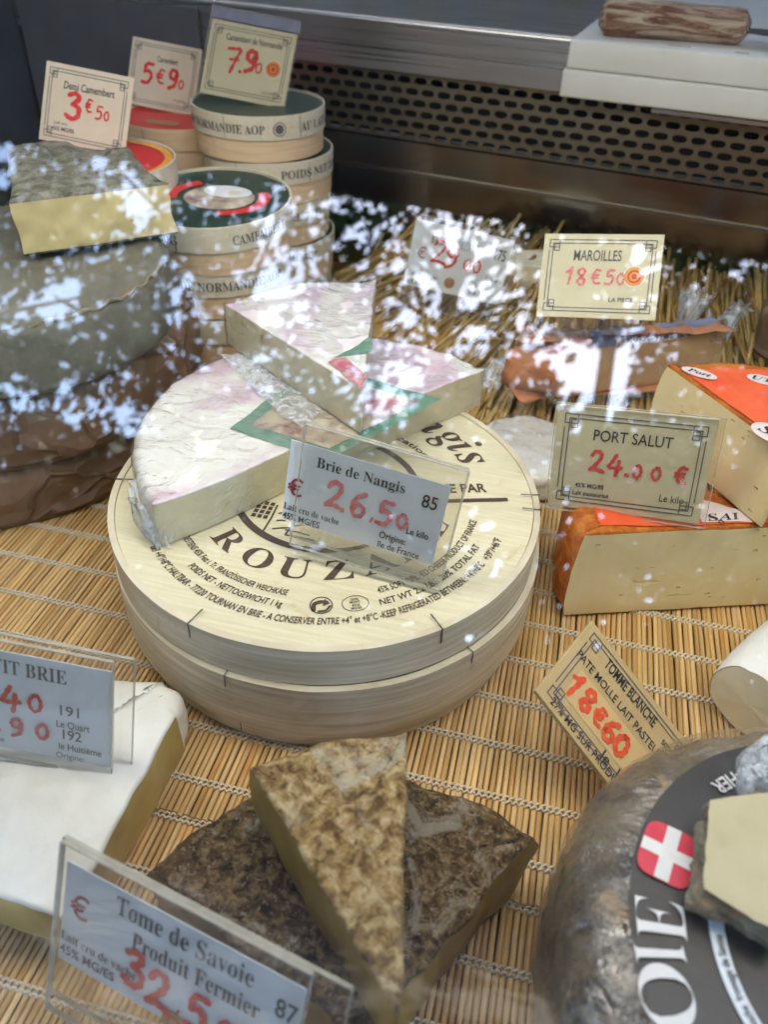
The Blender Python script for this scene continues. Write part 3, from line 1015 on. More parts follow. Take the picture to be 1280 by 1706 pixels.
def thread_mesh(count, pitch):
    """two rows of cord, each of two strands passing over alternate sticks"""
    parts = []
    for row in (-1, 1):
        for s in (0, 1):
            pts = []
            for i in range(count * 4):
                x = i * pitch / 4
                ph = math.pi * x / pitch + s * math.pi + (0.5 * math.pi if row > 0 else 0)
                pts.append((x, row * 0.00105 + 0.0005 * math.sin(ph * 2 + 0.6), 0.0002 + 0.00165 * math.cos(ph)))
            parts.append(tube_vf(pts, 0.00062, 5, False))
    v, f = join(parts)
    return make_mesh('binding_thread', v, f, M['thread'], True)


def bamboo_mat(label, x0, count, y0, length, z, thread_ys, pitch=0.003, rot=0.0):
    root = empty('bamboo_mat', (x0, y0, z), label, 'mat', 'bamboo mats on the case floor')
    root.rotation_euler = (0, 0, rot)
    meshes = [stick_mesh(length, 31 * k + count) for k in range(7)]
    for i in range(count):
        o = link_mesh('stick', meshes[random.randrange(7)], root)
        o.location = (i * pitch + random.gauss(0, 0.00006), random.gauss(0, 0.0006), random.gauss(0, 0.00012))
        o.rotation_euler = (0, 0, random.gauss(0, 0.0008))
    tm = thread_mesh(count, pitch)
    for ty in thread_ys:
        o = link_mesh('binding_thread', tm, root)
        o.location = (0, ty - y0, 0.0003)


bamboo_mat('bamboo stick mat with white binding threads under the round wooden boxes', -0.46, 272, 0.167, 0.36, -0.0012, [0.1845 + 0.0293 * k for k in range(11)])
bamboo_mat('second bamboo stick mat at the front, its edge tucked under the other mat', -0.30, 180, -0.03, 0.2005, -0.0034, [0.1655 - 0.0272 * k for k in range(7)])

# ------------------------------------------------------------------ straw
def stalk_mesh(seed, kind):
    rs = random.Random(seed)
    L = rs.uniform(0.16, 0.29)
    pts = []
    for i in range(7):
        t = i / 6
        y = L * t
        z = 0.0 if kind == 0 else 0.045 * max(0, t - 0.35) ** 1.6
        pts.append((0.006 * math.sin(t * 2.2 + seed) * t, y, z + 0.003 * math.sin(t * 5 + seed)))
    r = rs.uniform(0.0012, 0.0022)
    v, f = tube_vf(pts, [r * (1 + 0.1 * math.sin(i * 2 + seed)) for i in range(7)], 5)
    return make_mesh('stalk', v, f, M['straw'], True)


straw = empty('straw_bed', (0, 0.5, 0), 'bed of golden straw stalks spread at the back of the case', 'straw')
SM = [stalk_mesh(k, k % 2) for k in range(10)]


def straw_place(k, layer):
    x = -0.235 + 0.56 * random.random()
    y = 0.505 + 0.02 * layer + random.gauss(0, 0.014) + (0.12 if x < -0.16 else 0)
    fan = -0.75 * max(0, min(1, (0.02 - x) / 0.2)) * random.uniform(0.45, 1.0) + random.gauss(0, 0.07)
    return x, y, fan


for k in range(300):
    lay = k % 5
    x, y, fan = straw_place(k, lay)
    o = link_mesh('stalk', SM[random.randrange(10)], straw)
    o.location = (x, y - 0.5, 0.006 + 0.0035 * lay + random.gauss(0, 0.001))
    o.rotation_euler = (0.13 + random.gauss(0, 0.03), random.uniform(0, 6.28) if random.random() < 0.2 else random.gauss(0, 0.5), fan)
V, Fc = [], []
for k in range(2600):
    me = SM[random.randrange(10)]
    x, y, fan = straw_place(k, k % 5)
    m = Matrix.Translation((x, y - 0.5 + random.uniform(0, 0.07), 0.002 + 0.0035 * (k % 4))) @ Matrix.Rotation(fan, 4, 'Z') @ Matrix.Rotation(0.10 + random.gauss(0, 0.03), 4, 'X') @ Matrix.Rotation(random.gauss(0, 0.5), 4, 'Y')
    o = len(V)
    V += [m @ p.co for p in me.vertices]
    Fc += [tuple(i + o for i in p.vertices) for p in me.polygons]
obj('loose_stalks', V, Fc, M['straw'], straw, True, kind='stuff')

# ------------------------------------------------------------------ what the glass mirrors: stall awning, trees, added hedge, pavement
v, f = box_vf(-60, 60, -80, 40, -1.0, -0.92)
placed('pavement', v, f, M['asphalt'], 'grey pavement in front of the market stall', None, 'structure')
aw = empty('stall_awning', (0, 0, 2.1), 'dark awning of the market stall with added striped backdrop and side screens', 'awning')
obj('roof_cloth', [(-3.2, -1.76, 0), (2.6, -2.08, 0), (2.6, 1.6, 0.25), (-3.2, 1.6, 0.25), (-3.2, -1.76, 0.01), (2.6, -2.08, 0.01), (2.6, 1.6, 0.26), (-3.2, 1.6, 0.26)],
    [(0, 1, 2, 3), (7, 6, 5, 4), (0, 4, 5, 1), (1, 5, 6, 2), (2, 6, 7, 3), (3, 7, 4, 0)], M['awning'], aw)
v, f = box_vf(-3.2, 2.6, 1.88, 1.9, -3.0, 0.24)
obj('rear_screen', v, f, M['canvas'], aw)  # added unseen backdrop, keeps bright sky out of the steel's reflection
for x in (-3.2, 2.58):
    v, f = box_vf(x, x + 0.02, -1.2, 1.87, -3.0, 0.05)
    obj('side_screen', v, f, M['awning'], aw)  # added unseen sheets that block light from the sides


def tree(x, y, zc, rx, rz, nleaf, seed, label, lo=0.0, size=0.12):
    rs = random.Random(seed)
    root = empty('tree', (x, y, -0.92), label, 'tree', 'trees mirrored in the glass')
    pts = [(0, 0, 0), (0.08, 0.02, 1.4), (0.02, 0.1, zc - 0.5), (0.1, 0.05, zc + rz * 0.9)]
    v, f = tube_vf(pts, [0.22, 0.17, 0.12, 0.03], 8)
    parts = [(v, f)]
    for k in range(26):
        a, t = rs.uniform(0, 6.28), rs.uniform(0.0, 0.9)
        p0 = Vector((0.03, 0.05, zc + rz * (t - 0.5)))
        p1 = p0 + Vector((math.cos(a) * rx * 0.8, math.sin(a) * rx * 0.8, rz * 0.35))
        parts.append(tube_vf([p0, p0.lerp(p1, 0.5) + Vector((0, 0, 0.15)), p1], [0.06, 0.04, 0.015], 6))
    v, f = join(parts)
    obj('trunk', v, f, M['bark'], root, True)
    V, Fc = [], []
    c = 0
    while c < nleaf:
        p = Vector((rs.uniform(-1, 1), rs.uniform(-1, 1), rs.uniform(-1, 1)))
        if p.length > 1: continue
        q = Vector((p.x * rx, p.y * rx, p.z * rz + zc + 0.92))
        if noise.noise(Vector((q.x + x, q.y + y, q.z)) * 0.75) + 0.5 * noise.noise(Vector((q.x + x, q.y, q.z)) * 1.9) < lo: continue
        s = size * rs.uniform(0.6, 1.2)
        n = Vector((rs.gauss(0, 1), rs.gauss(0, 1), rs.gauss(0, 1) + 0.6)).normalized()
        a = n.orthogonal().normalized() * s
        b = n.cross(a) * 0.6
        o = len(V)
        V += [q - a, q + b * 0.9, q + a, q - b * 0.9]
        Fc.append((o, o + 1, o + 2, o + 3))
        c += 1
    obj('crown', V, Fc, M['leaf'], root)


tree(-8.4, -8.2, 5.2, 3.3, 2.9, 8800, 1, 'broad leafy tree mirrored at the left of the glass', 0.07)
tree(-4.6, -9.6, 6.4, 3.2, 3.2, 7200, 2, 'tall leafy tree mirrored above the camembert boxes', 0.07)
tree(-1.6, -10.5, 8.6, 2.5, 2.6, 1850, 3, 'sparse leafy tree mirrored over the straw', 0.14)
tree(1.0, -11.0, 9.7, 1.7, 1.6, 3000, 5, 'small leafy tree mirrored over the sign for Maroilles', 0.0)
tree(4.3, -9.4, 7.0, 3.1, 3.2, 15000, 4, 'dense leafy tree mirrored at the right of the glass', -0.1)
hd = empty('leafscreen', (-2, -13.5, -0.92), 'dense dark hedge added behind the trees to block low sky', 'leafscreen')  # leaf mass added to keep bright low sky out of the glass
V, Fc = [], []
for k in range(40000):
    q = Vector((random.uniform(-16, 15), random.gauss(0, 0.7), 0))
    q.z = random.random() * (5.4 + 1.3 * noise.noise(Vector((q.x * 0.5, 0, 0))) + 2.6 * min(1, max(0, (q.x + 8) / 5)) + 1.35 * math.exp(-((q.x - 2.2) / 2.4) ** 2))
    n = Vector((random.gauss(0, 1), random.gauss(0, 1), random.gauss(0, 1))).normalized()
    a = n.orthogonal().normalized() * random.uniform(0.14, 0.26)
    b = n.cross(a) * 0.7
    o = len(V)
    V += [q - a, q + b, q + a, q - b]
    Fc.append((o, o + 1, o + 2, o + 3))
obj('foliage', V, Fc, M['leaf'], hd)
v, f = box_vf(-16, 15, 0.9, 1.5, 0, 3.6)
obj('dark_core', v, f, M['bark'], hd)  # dark box added inside the leaves, also to block sky

# ------------------------------------------------------------------ the two round wooden boxes in the middle
LC = np.array([-0.1048, 0.3347])
LROT = math.radians(18.5)                    # the way the printed label is turned


def staple(root, ang, r, ztop, inner=0.009, drop=0.0075):
    """wire bent over the rim: one leg on top, one down the side"""
    c, s = math.cos(ang), math.sin(ang)
    pts = [((r - inner) * c, (r - inner) * s, ztop + 0.0004), ((r + 0.0006) * c, (r + 0.0006) * s, ztop + 0.0005), ((r + 0.0007) * c, (r + 0.0007) * s, ztop - drop)]
    v, f = tube_vf(pts, 0.00038, 5)
    obj('staple', v, f, M['wire'], root, True)


def ring(name, root, r0, r1, z0, z1, mat, n=120, wob=0.0, seed=0.0):
    v, f = lathe_vf([(r0, z0), (r1, z0), (r1 + 0.0002, (z0 + z1) / 2), (r1, z1), (r0, z1), (r0, z0)], n)
    if wob: v = [(x * (1 + wob * fbm((x, y, 0), 14, 2, seed)), y * (1 + wob * fbm((x, y, 0), 14, 2, seed)), z + (0.0004 * fbm((x, y, z), 60, 2, seed) if z == z1 else 0)) for x, y, z in v]
    o = obj(name, v, f, mat, root, True)
    o.data.set_sharp_from_angle(angle=math.radians(35))
    return o


low = empty('round_cheese_box', (LC[0] + 0.002, LC[1] - 0.002, 0.0006), 'lower of two stacked round wooden cheese boxes, plain sides, on the bamboo mat', 'box', 'round wooden boxes in the middle')
ring('base_band', low, 0.1145, 0.1172, 0.0, 0.030, M['band'], wob=0.004, seed=3)
ring('lid_band', low, 0.1178, 0.1212, 0.0145, 0.0487, M['band'], wob=0.004, seed=4)
v, f = lathe_vf([(0, 0.0462), (0.1176, 0.0462)], 96)
obj('lid_top', v, [q for q in f], M['lid'], low)
for a in (-97.5, -38): staple(low, math.radians(a), 0.1212, 0.0487, 0.006, 0.0075)
v, f = tube_vf([(0.11735 * math.cos(-1.68), 0.11735 * math.sin(-1.68), 0.002), (0.11735 * math.cos(-1.68), 0.11735 * math.sin(-1.68), 0.0135)], 0.0003, 5)
obj('seam', v, f, M['wire'], low)

upb = empty('round_cheese_box', (LC[0], LC[1], 0.0496), 'upper round wooden cheese box with brown printed lid, on top of a plain one', 'box', 'round wooden boxes in the middle')
ring('lid_band', upb, 0.1165, 0.1200, 0.0, 0.0236, M['band'], wob=0.002, seed=1)
v, f = lathe_vf([(0.0, 0.0226), (0.05, 0.0226), (0.09, 0.0226), (0.1163, 0.0225)], 120)
lidtop = obj('lid_top', v, f, M['lid'], upb)
for a in (13.0, 6.6, -105.4, -46.7, -167.3): staple(upb, math.radians(a), 0.1200, 0.0237, 0.010, 0.009)
ZL = 0.0229


def arc_map(r, ang, flip=False):
    """letters stand on radius r; flip: heads towards the middle (foot of the label)"""
    if flip: return lambda a, b: ((r - b) * math.cos(ang + a / r), (r - b) * math.sin(ang + a / r), ZL)
    return lambda a, b: ((r + b) * math.cos(ang - a / r), (r + b) * math.sin(ang - a / r), ZL)


D = math.radians


def arc_text(s, r, a_from, a_to, cap, font='bold', mat='print', flip=True, align='c', slant=0.0, weight=0.0):
    mid = D((a_from + a_to) / 2)
    write(lidtop, s, arc_map(r, mid, flip), cap, M[mat], font, weight, abs(D(a_to - a_from)) * r, 'c', slant=slant)


arc_text('BEI +4°/+8°C HALTBAR - 77220 TOURNAN EN BRIE - A CONSERVER ENTRE +4° et +8°C -KEEP REFRIGERATED BETWEEN : +4°/+8°C', 0.1028, -135.5, -21.5, 0.0042, slant=0.12)
arc_text('+39°/+46°F', 0.1028, -19.5, -9, 0.0042, slant=0.12)
arc_text('MINDESTENS 45% Fett i. Tr. FRANZÖSISCHER WEICHKÄSE', 0.0858, -139, -86.5, 0.0038, slant=0.12)
arc_text('POIDS NET - NETTOGEWICHT 1 kg', 0.0938, -121.5, -86.8, 0.0040, slant=0.12)
arc_text('45% SOFT RIPENED CHEESE PRODUCT OF FRANCE', 0.0865, -56.5, -3.0, 0.0040, slant=0.12)
arc_text('NET WT 2.2 LBS  20% TOTAL FAT', 0.0945, -57.5, -15.0, 0.0040, slant=0.12)
for ch, a, wd in (('R', -123.5, 13.5), ('O', -105.0, 14.0), ('U', -87.5, 14.0), ('Z', -68.5, 12.5), ('A', -50.5, 15.0), ('I', -37.5, 6.0), ('R', -26.0, 13.0), ('E', -13.5, 10.0)):
    arc_text(ch, 0.0735, a - wd / 2, a + wd / 2, 0.0142, font='serif')
for ch, a, wd in (('N', 90, 15), ('a', 75.5, 10), ('n', 63.0, 11), ('g', 51.5, 9.5), ('i', 43.8, 5.4), ('s', 36.3, 8.2)):
    arc_text(ch, 0.0835, a - wd / 2, a + wd / 2, 0.0225, font='serifit', flip=False)
arc_text('Fabrication', 0.0655, 85, 44.0, 0.0045, font='bold', flip=False)


def lab(x, y):
    c, s = math.cos(LROT), math.sin(LROT)
    return (x * c - y * s, x * s + y * c)


write(lidtop, 'FABRIQUE PAR', lambda a, b: (*lab(0.091 + a, -0.0060 + b), ZL), 0.0078, M['print'], 'bold', 0.01, 0.055, 'r')
x0, x1, y0, y1 = 0.030, 0.1015, -0.0150, -0.0118
obj('rule', [(*lab(x, y), ZL) for x, y in ((x0, y0), (x1, y0), (x1, y1), (x0, y1))], [(0, 1, 2, 3)], M['print'], lidtop)
# medallion ring with a small farm drawing
n = 80
v = []
for k in range(n + 1):
    a = 2 * math.pi * k / n
    wd = 0.0042 * (0.35 + 0.65 * abs(math.sin(a * 1.0 + 0.5)))
    v += [((0.0535) * math.cos(a), (0.0535) * math.sin(a), ZL), ((0.0535 - wd) * math.cos(a), (0.0535 - wd) * math.sin(a), ZL)]
obj('medallion_ring', v, [(2 * k, 2 * k + 1, 2 * k + 3, 2 * k + 2) for k in range(n)], M['print'], lidtop)
parts = []
for i in range(3):
    for j in range(4):
        p = [(-0.0330 + i * 0.0034, -0.0345 + j * 0.0038), (-0.0306 + i * 0.0034, -0.0345 + j * 0.0038), (-0.0306 + i * 0.0034, -0.0316 + j * 0.0038), (-0.0330 + i * 0.0034, -0.0316 + j * 0.0038)]
        if math.hypot(*p[0]) < 0.0485: parts.append(([(*q, ZL) for q in p], [(0, 1, 2, 3)]))
for (a, b, c_, d_) in ((-0.0222, -0.0435, -0.0222, -0.022), (-0.019, -0.028, -0.015, -0.026), (-0.018, -0.034, -0.014, -0.033), (-0.018, -0.041, -0.010, -0.038), (-0.010, -0.043, -0.008, -0.028), (-0.008, -0.036, 0.0, -0.032), (-0.011, -0.040, 0.002, -0.041), (-0.010, -0.044, 0.006, -0.044)):
    p, q = np.array([a, b]), np.array([c_, d_])
    parts.append(ribbon2d([p, (p + q) / 2 + 0.0004, q], 0.0010, ZL + len(parts) * 2e-6))
v, f = join(parts)
obj('farm_drawing', v, f, M['print'], lidtop)
for nm, ang, rx, ry, w in (('recycling_mark', -75.0, 0.0056, 0.0056, 0.0006), ('seal_outline', -64.6, 0.0066, 0.0052, 0.00035)):
    cx, cy = 0.0905 * math.cos(D(ang)), 0.0905 * math.sin(D(ang))
    tn = D(ang) + math.pi / 2
    ct, st = math.cos(tn), math.sin(tn)
    tp = lambda x, y: (cx + x * ct - y * st, cy + x * st + y * ct, ZL)
    v = []
    for k in range(49):
        a = 2 * math.pi * k / 48
        v += [tp(rx * math.cos(a), ry * math.sin(a)), tp((rx - w) * math.cos(a), (ry - w) * math.sin(a))]
    obj(nm, v, [(2 * k, 2 * k + 1, 2 * k + 3, 2 * k + 2) for k in range(48)], M['print'], lidtop)
    if nm == 'recycling_mark':
        v, f = ribbon2d(smooth_line([np.array(p) for p in ((-0.0036, -0.0032), (-0.0034, 0.0005), (-0.0004, 0.0022), (0.0026, 0.0018))], 6), 0.0022)
        v2, f2 = join([(v, f), ([(0.0014, 0.0042, 1e-5), (0.0042, 0.0012, 1e-5), (0.0008, -0.0006, 1e-5)], [(0, 1, 2)]), ribbon2d(smooth_line([np.array(p) for p in ((0.0042, -0.0005), (0.0022, -0.0034), (-0.001, -0.004))], 6), 0.0012, 2e-5)])
        obj('arrow', [tp(p[0], p[1])[:2] + (ZL + p[2],) for p in v2], f2, M['print'], lidtop)
    else:
        for tx, yy in (('20%', 0.0021), ('MG/PT', 0.0002), ('45%', -0.0019), ('MG/ES', -0.0038)):
            write(lidtop, tx, lambda a, b: tp(a, yy + b), 0.0014, M['print'], 'bold', 0.0, 0.0052 if len(tx) > 3 else 0.0042)

# ------------------------------------------------------------------ Brie de Nangis half wheel and the wedge on it
BC = np.array([-0.1035, 0.3575])
BA = math.radians(53.2)
ZB = 0.0728
half = empty('half_brie', (BC[0], BC[1], ZB), 'half wheel of white brie in cling film lying on the printed box lid', 'cheese')
Rb = 0.1155
ea, eb = (Rb * math.cos(BA), Rb * math.sin(BA)), (-Rb * math.cos(BA), -Rb * math.sin(BA))
bend = [(eb[0] + (ea[0] - eb[0]) * t + 0.0025 * math.sin(t * 7), eb[1] + (ea[1] - eb[1]) * t - 0.0018 * math.sin(t * 9 + 1)) for t in np.linspace(0, 1, 80)]
bend[0], bend[-1] = eb, ea
E_half = [(bend, 'cut'), (arc_pts((0, 0), Rb, BA, BA + math.pi), 'rind')]
solid(half, E_half, 0.0, 0.0272, M['brierind'], M['briepaste'], bev=0.007, cbev=0.0009, rough=0.0013, fs=38, seed=2.0, rings=22)
solid(half, E_half, 0.0005, 0.0280, M['film'], None, bev=0.0075, cbev=0.0012, rough=0.0012, fs=30, seed=2.0, grow=0.0008, rind_name='cling_film')
# printed paper label in the middle of the wheel
ZT = 0.1012


def on_top(px, py, z=ZT):
    p = at(px, py, z)
    return (p[0] - BC[0], p[1] - BC[1])


lb = [on_top(*p) for p in ((382, 712), (520, 604), (735, 662), (548, 765))]
cb = np.mean(lb, 0)
inn = [tuple(cb + (np.array(p) - cb) * 0.80) for p in lb]


def draped(name, poly, lift, mat, root, n=14, seed=2.0, z=0.0272):
    v = []
    for i in range(n + 1):
        for j in range(n + 1):
            s, t = i / n, j / n
            p = (1 - s) * ((1 - t) * np.array(poly[0]) + t * np.array(poly[3])) + s * ((1 - t) * np.array(poly[1]) + t * np.array(poly[2]))
            q = (p[0], p[1], z)
            k = 0.0013 * fbm(q, 38, 3, seed) + 0.0013 * 0.45 * fbm(q, 38 * 3.1, 2, seed + 5)
            v.append((p[0], p[1], z + 0.9 * k + lift))
    f = [(i * (n + 1) + j, (i + 1) * (n + 1) + j, (i + 1) * (n + 1) + j + 1, i * (n + 1) + j + 1) for i in range(n) for j in range(n)]
    return obj(name, v, f, mat, root, True)


pl = draped('paper_label', lb, 0.0005, M['green'], half)
draped('printed_picture', inn, 0.0008, M['picture'], pl)
rose = [tuple(cb + (np.array(p) - cb) * 0.22 + (np.array(inn[2]) - cb) * 0.55) for p in lb]
draped('printed_rose', rose, 0.0011, M['rosepic'], pl)
# loose triangle of film folded over the label
draped('film_flap', [on_top(365, 585, 0.104), on_top(600, 590, 0.104), on_top(508, 712, 0.104), on_top(470, 690, 0.104)], 0.0022, M['filmthick'], half, seed=9.0)
# gathered film hanging from the left corner


def gather(name, root, pts, rads, seed, n=14, m=26):
    P = smooth_line([np.array(p) for p in pts], 5)
    v, f = [], []
    for i, p in enumerate(P):
        t = i / (len(P) - 1)
        r = np.interp(t, np.linspace(0, 1, len(rads)), rads)
        for k in range(m):
            a = 2 * math.pi * k / m
            rr = r * (1 + 0.30 * math.sin(a * 7 + seed) * (0.4 + t) + 0.15 * math.sin(a * 13 + 2 * seed + t * 4))
            v.append((p[0] + rr * math.cos(a), p[1] + rr * math.sin(a) * 0.8, p[2] + 0.35 * rr * math.sin(a)))
    for i in range(len(P) - 1):
        for k in range(m): f.append((i * m + k, i * m + (k + 1) % m, (i + 1) * m + (k + 1) % m, (i + 1) * m + k))
    return obj(name, v, f, M['filmthick'], root, True)


c0 = at(245, 815, 0.097) - np.array([BC[0], BC[1], ZB])
c1 = at(258, 860, 0.086) - np.array([BC[0], BC[1], ZB])
c2 = at(272, 898, 0.0755) - np.array([BC[0], BC[1], ZB])
gather('gathered_film', half, [c0, c1, c2], [0.010, 0.0085, 0.0050], 1.0)

ZW = 0.1016
wa, wl, wr = at(603, 648, 0.1305), at(374, 505, 0.1305), at(626, 466, 0.1305)
wedge = empty('brie_wedge', (wa[0], wa[1], ZW), 'small wedge of white brie in film lying on the half wheel', 'cheese')
rl, rr_ = wl[:2] - wa[:2], wr[:2] - wa[:2]
a_r, a_l = math.atan2(rr_[1], rr_[0]), math.atan2(rl[1], rl[0])
n = 26
arcp = []
for k in range(n + 1):
    t = k / n
    R_ = (1 - t) * np.linalg.norm(rr_) + t * np.linalg.norm(rl) + 0.006 * math.sin(math.pi * t)
    a = (1 - t) * a_r + t * a_l
    arcp.append((R_ * math.cos(a), R_ * math.sin(a)))
E_w = [(seg_pts((0, 0), arcp[0]), 'cut'), (arcp, 'rind'), (seg_pts(arcp[-1], (0, 0)), 'cut')]
solid(wedge, E_w, 0.0, 0.0285, M['brierind'], M['briepaste'], bev=0.006, cbev=0.0008, rough=0.0012, fs=40, seed=7.0)
solid(wedge, E_w, 0.0004, 0.0294, M['film'], None, bev=0.0065, cbev=0.0012, rough=0.0014, fs=30, seed=8.0, grow=0.0009, rind_name='cling_film')


def on_w(px, py, z=0.1305):
    p = at(px, py, z)
    return (p[0] - wa[0], p[1] - wa[1])


draped('paper_label', [on_w(540, 600), on_w(621, 588), on_w(616, 560), on_w(568, 596)], 0.0006, M['green'], wedge, 8, 7.0, 0.0285)
draped('printed_rose', [on_w(546, 604), on_w(575, 598), on_w(612, 628), on_w(603, 650)], 0.0009, M['rosepic'], wedge, 8, 7.0, 0.0285)

# ------------------------------------------------------------------ grey wheel, wrapped packages, grey wedge


def crumpled(root, name, R, H, seed, mat, n=58):
    """paper wrapped round a flat wheel: hard folds, flat facets"""
    rs = random.Random(seed)
    prof = [(R * 0.97, 0.0), (R * 1.0, H * 0.14), (R * 1.015, H * 0.32), (R * 1.02, H * 0.50), (R * 1.012, H * 0.66), (R * 0.995, H * 0.82), (R * 0.955, H * 0.965), (R * 0.88, H * 1.0), (R * 0.74, H * 1.0), (R * 0.5, H * 0.99), (R * 0.25, H * 0.99), (0.001, H * 0.99)]
    v, f = [], []
    for i, (r, z) in enumerate(prof):
        for k in range(n):
            a = 2 * math.pi * (k + 0.5 * (i % 2)) / n + rs.uniform(-0.02, 0.02)
            p = Vector((r * math.cos(a), r * math.sin(a), z))
            rid = 1 - abs(noise.noise(Vector((p.x * 22 + seed, p.y * 22, p.z * 34))) * 2.2)
            rid2 = 1 - abs(noise.noise(Vector((p.x * 60 + seed, p.y * 60, p.z * 80))) * 2.0)
            d = 0.0065 * (rid - 0.6) + 0.0028 * (rid2 - 0.6) + rs.gauss(0, 0.0006)
            if i in (0,): d = 0
            rr = r + d
            v.append((rr * math.cos(a), rr * math.sin(a), max(0.0, z + (rs.gauss(0, 0.0010) + 0.35 * d if 0 < i < 7 else 0.25 * d if i >= 7 else 0))))
    for i in range(len(prof) - 1):
        for k in range(n):
            a0, a1, b0, b1 = i * n + k, i * n + (k + 1) % n, (i + 1) * n + k, (i + 1) * n + (k + 1) % n
            f += [(a0, a1, b0), (a1, b1, b0)] if i % 2 == 0 else [(a0, a1, b1), (a0, b1, b0)]
    f.append(tuple(range(n - 1, -1, -1)))
    me = make_mesh(name, v, f, mat)
    o = link_mesh(name, me, root)
    sub = o.modifiers.new('soften', 'BEVEL')
    sub.width, sub.segments, sub.limit_method, sub.angle_limit = 0.0011, 2, 'ANGLE', 0.25
    me.polygons.foreach_set('use_smooth', [True] * len(me.polygons))
    return o


pk = np.array([-0.388, 0.431])
for nm, z0, z1, R, off, lbl, sd in (('lower', 0.001, 0.047, 0.131, (0, 0), 'lower flat package in brown wrapping paper, lying on the bamboo mat', 3),
                                    ('upper', 0.0475, 0.1015, 0.134, (0.010, 0.006), 'upper brown paper package under the grey cheese wheel', 8)):
    root = empty('paper_package', (pk[0] + off[0], pk[1] + off[1], z0), lbl, 'package', 'brown paper packages at left')
    crumpled(root, 'wrapping', R, z1 - z0, sd, M['brownpaper'])
gc = at(2, 428, 0.150)
gw = empty('grey_cheese', (gc[0], gc[1], 0.1045), 'big round cheese wheel with dull grey rind on the brown paper packages', 'cheese')
solid(gw, [(arc_pts((0, 0), 0.099, 0, 2 * math.pi), 'rind')], 0.0, 0.0450, M['wheelrind'], None, bev=0.006, rough=0.0020, fs=22, seed=11.0, bulge=0.004, rings=20)
pts = [((0.0980 + 0.0006 * math.sin(k * 1.3)) * math.cos(a), (0.0980 + 0.0006 * math.sin(k * 1.3)) * math.sin(a), 0.0432 + 0.0010 * math.sin(k * 0.9)) for k, a in enumerate(np.linspace(D(-110), D(30), 90))]
v, f = tube_vf(pts, 0.0012, 6)
obj('cloth_hem', v, f, M['crustgrey'], gw, True)

gz0, gz1 = 0.1535, 0.189
gp = [at(40, 440, gz0), at(293, 408, gz0)]
tl, tr = at(14, 322, gz1), at(285, 285, gz1)
gl_, gr_ = (gp[0] + tl) / 2, (gp[1] + tr) / 2
gb = [at(215, 247, gz1), at(60, 229, gz1), at(8, 238, gz1)]
groot = empty('grey_cheese_wedge', ((gl_[0] + gr_[0]) / 2, (gl_[1] + gr_[1]) / 2, gz0), 'cut block of pale yellow cheese with pitted grey rind on the grey wheel', 'cheese')
o2 = np.array([(gl_[0] + gr_[0]) / 2, (gl_[1] + gr_[1]) / 2])
q = [tuple(p[:2] - o2) for p in (gl_, gr_, *gb)]
solid(groot, [(seg_pts(q[0], q[1]), 'cut'), (seg_pts(q[1], q[2]), 'rind'), (seg_pts(q[2], q[3]), 'rind'), (seg_pts(q[3], q[4]), 'rind'), (seg_pts(q[4], q[0]), 'rind')],
      0.0, gz1 - gz0, M['greyrind'], M['greypaste'], bev=0.008, cbev=0.0032, rough=0.0024, fs=40, seed=14.0)

# ------------------------------------------------------------------ camembert boxes
CR = 0.0585


def camembert(cx, cy, z, label, rim=None, ang=-90.0, top=None, tilt=(0, 0), strip='lidband', H=0.0362, seals=()):
    root = empty('camembert_box', (cx, cy, z), label, 'box', 'round camembert boxes at the back')
    root.rotation_euler = (tilt[0], tilt[1], 0)
    ring('base_band', root, CR - 0.0035, CR - 0.0018, 0.0, H - 0.010, M['band2'], 72, 0.003, cx * 50)
    lid = ring('lid_band', root, CR - 0.0014, CR, H - 0.0185, H, M[strip], 72)
    v, f = lathe_vf([(0, H - 0.002), (CR - 0.0015, H - 0.002)], 64)
    tp = obj('lid_label' if top else 'lid_top', v, f, M[top] if top else M['lid'], root)
    if rim:
        for s, a in rim:
            write(lid, s, lambda x, y: (CR * 1.0125 * math.cos(D(a) + x / CR), CR * 1.0125 * math.sin(D(a) + x / CR), H - 0.0132 + y), 0.0068, M['greyink'], 'serif', 0.0, 0.0052 * len(s))
    for a in seals:
        parts = []
        for r0, r1 in ((0.0056, 0.0049), (0.0036, 0.0), ):
            vv = []
            for k in range(29):
                g2 = 2 * math.pi * k / 28
                for rr in (r0, r1):
                    x, y = rr * math.cos(g2), rr * math.sin(g2)
                    vv.append((CR * 1.0125 * math.cos(D(a) + x / CR), CR * 1.0125 * math.sin(D(a) + x / CR), H - 0.0098 + y))
            parts.append((vv, [(2 * k, 2 * k + 1, 2 * k + 3, 2 * k + 2) for k in range(28)]))
        v, f = join(parts)
        obj('seal', v, f, M['greyink'], lid)
    for a in (ang - 30, ang + 35):
        v, f = tube_vf([(CR * 1.008 * math.cos(D(a)), CR * 1.008 * math.sin(D(a)), H - 0.0175), (CR * 1.008 * math.cos(D(a)), CR * 1.008 * math.sin(D(a)), H - 0.001)], 0.00022, 5)
        obj('seam', v, f, M['wire'], root)
    return root, tp, H


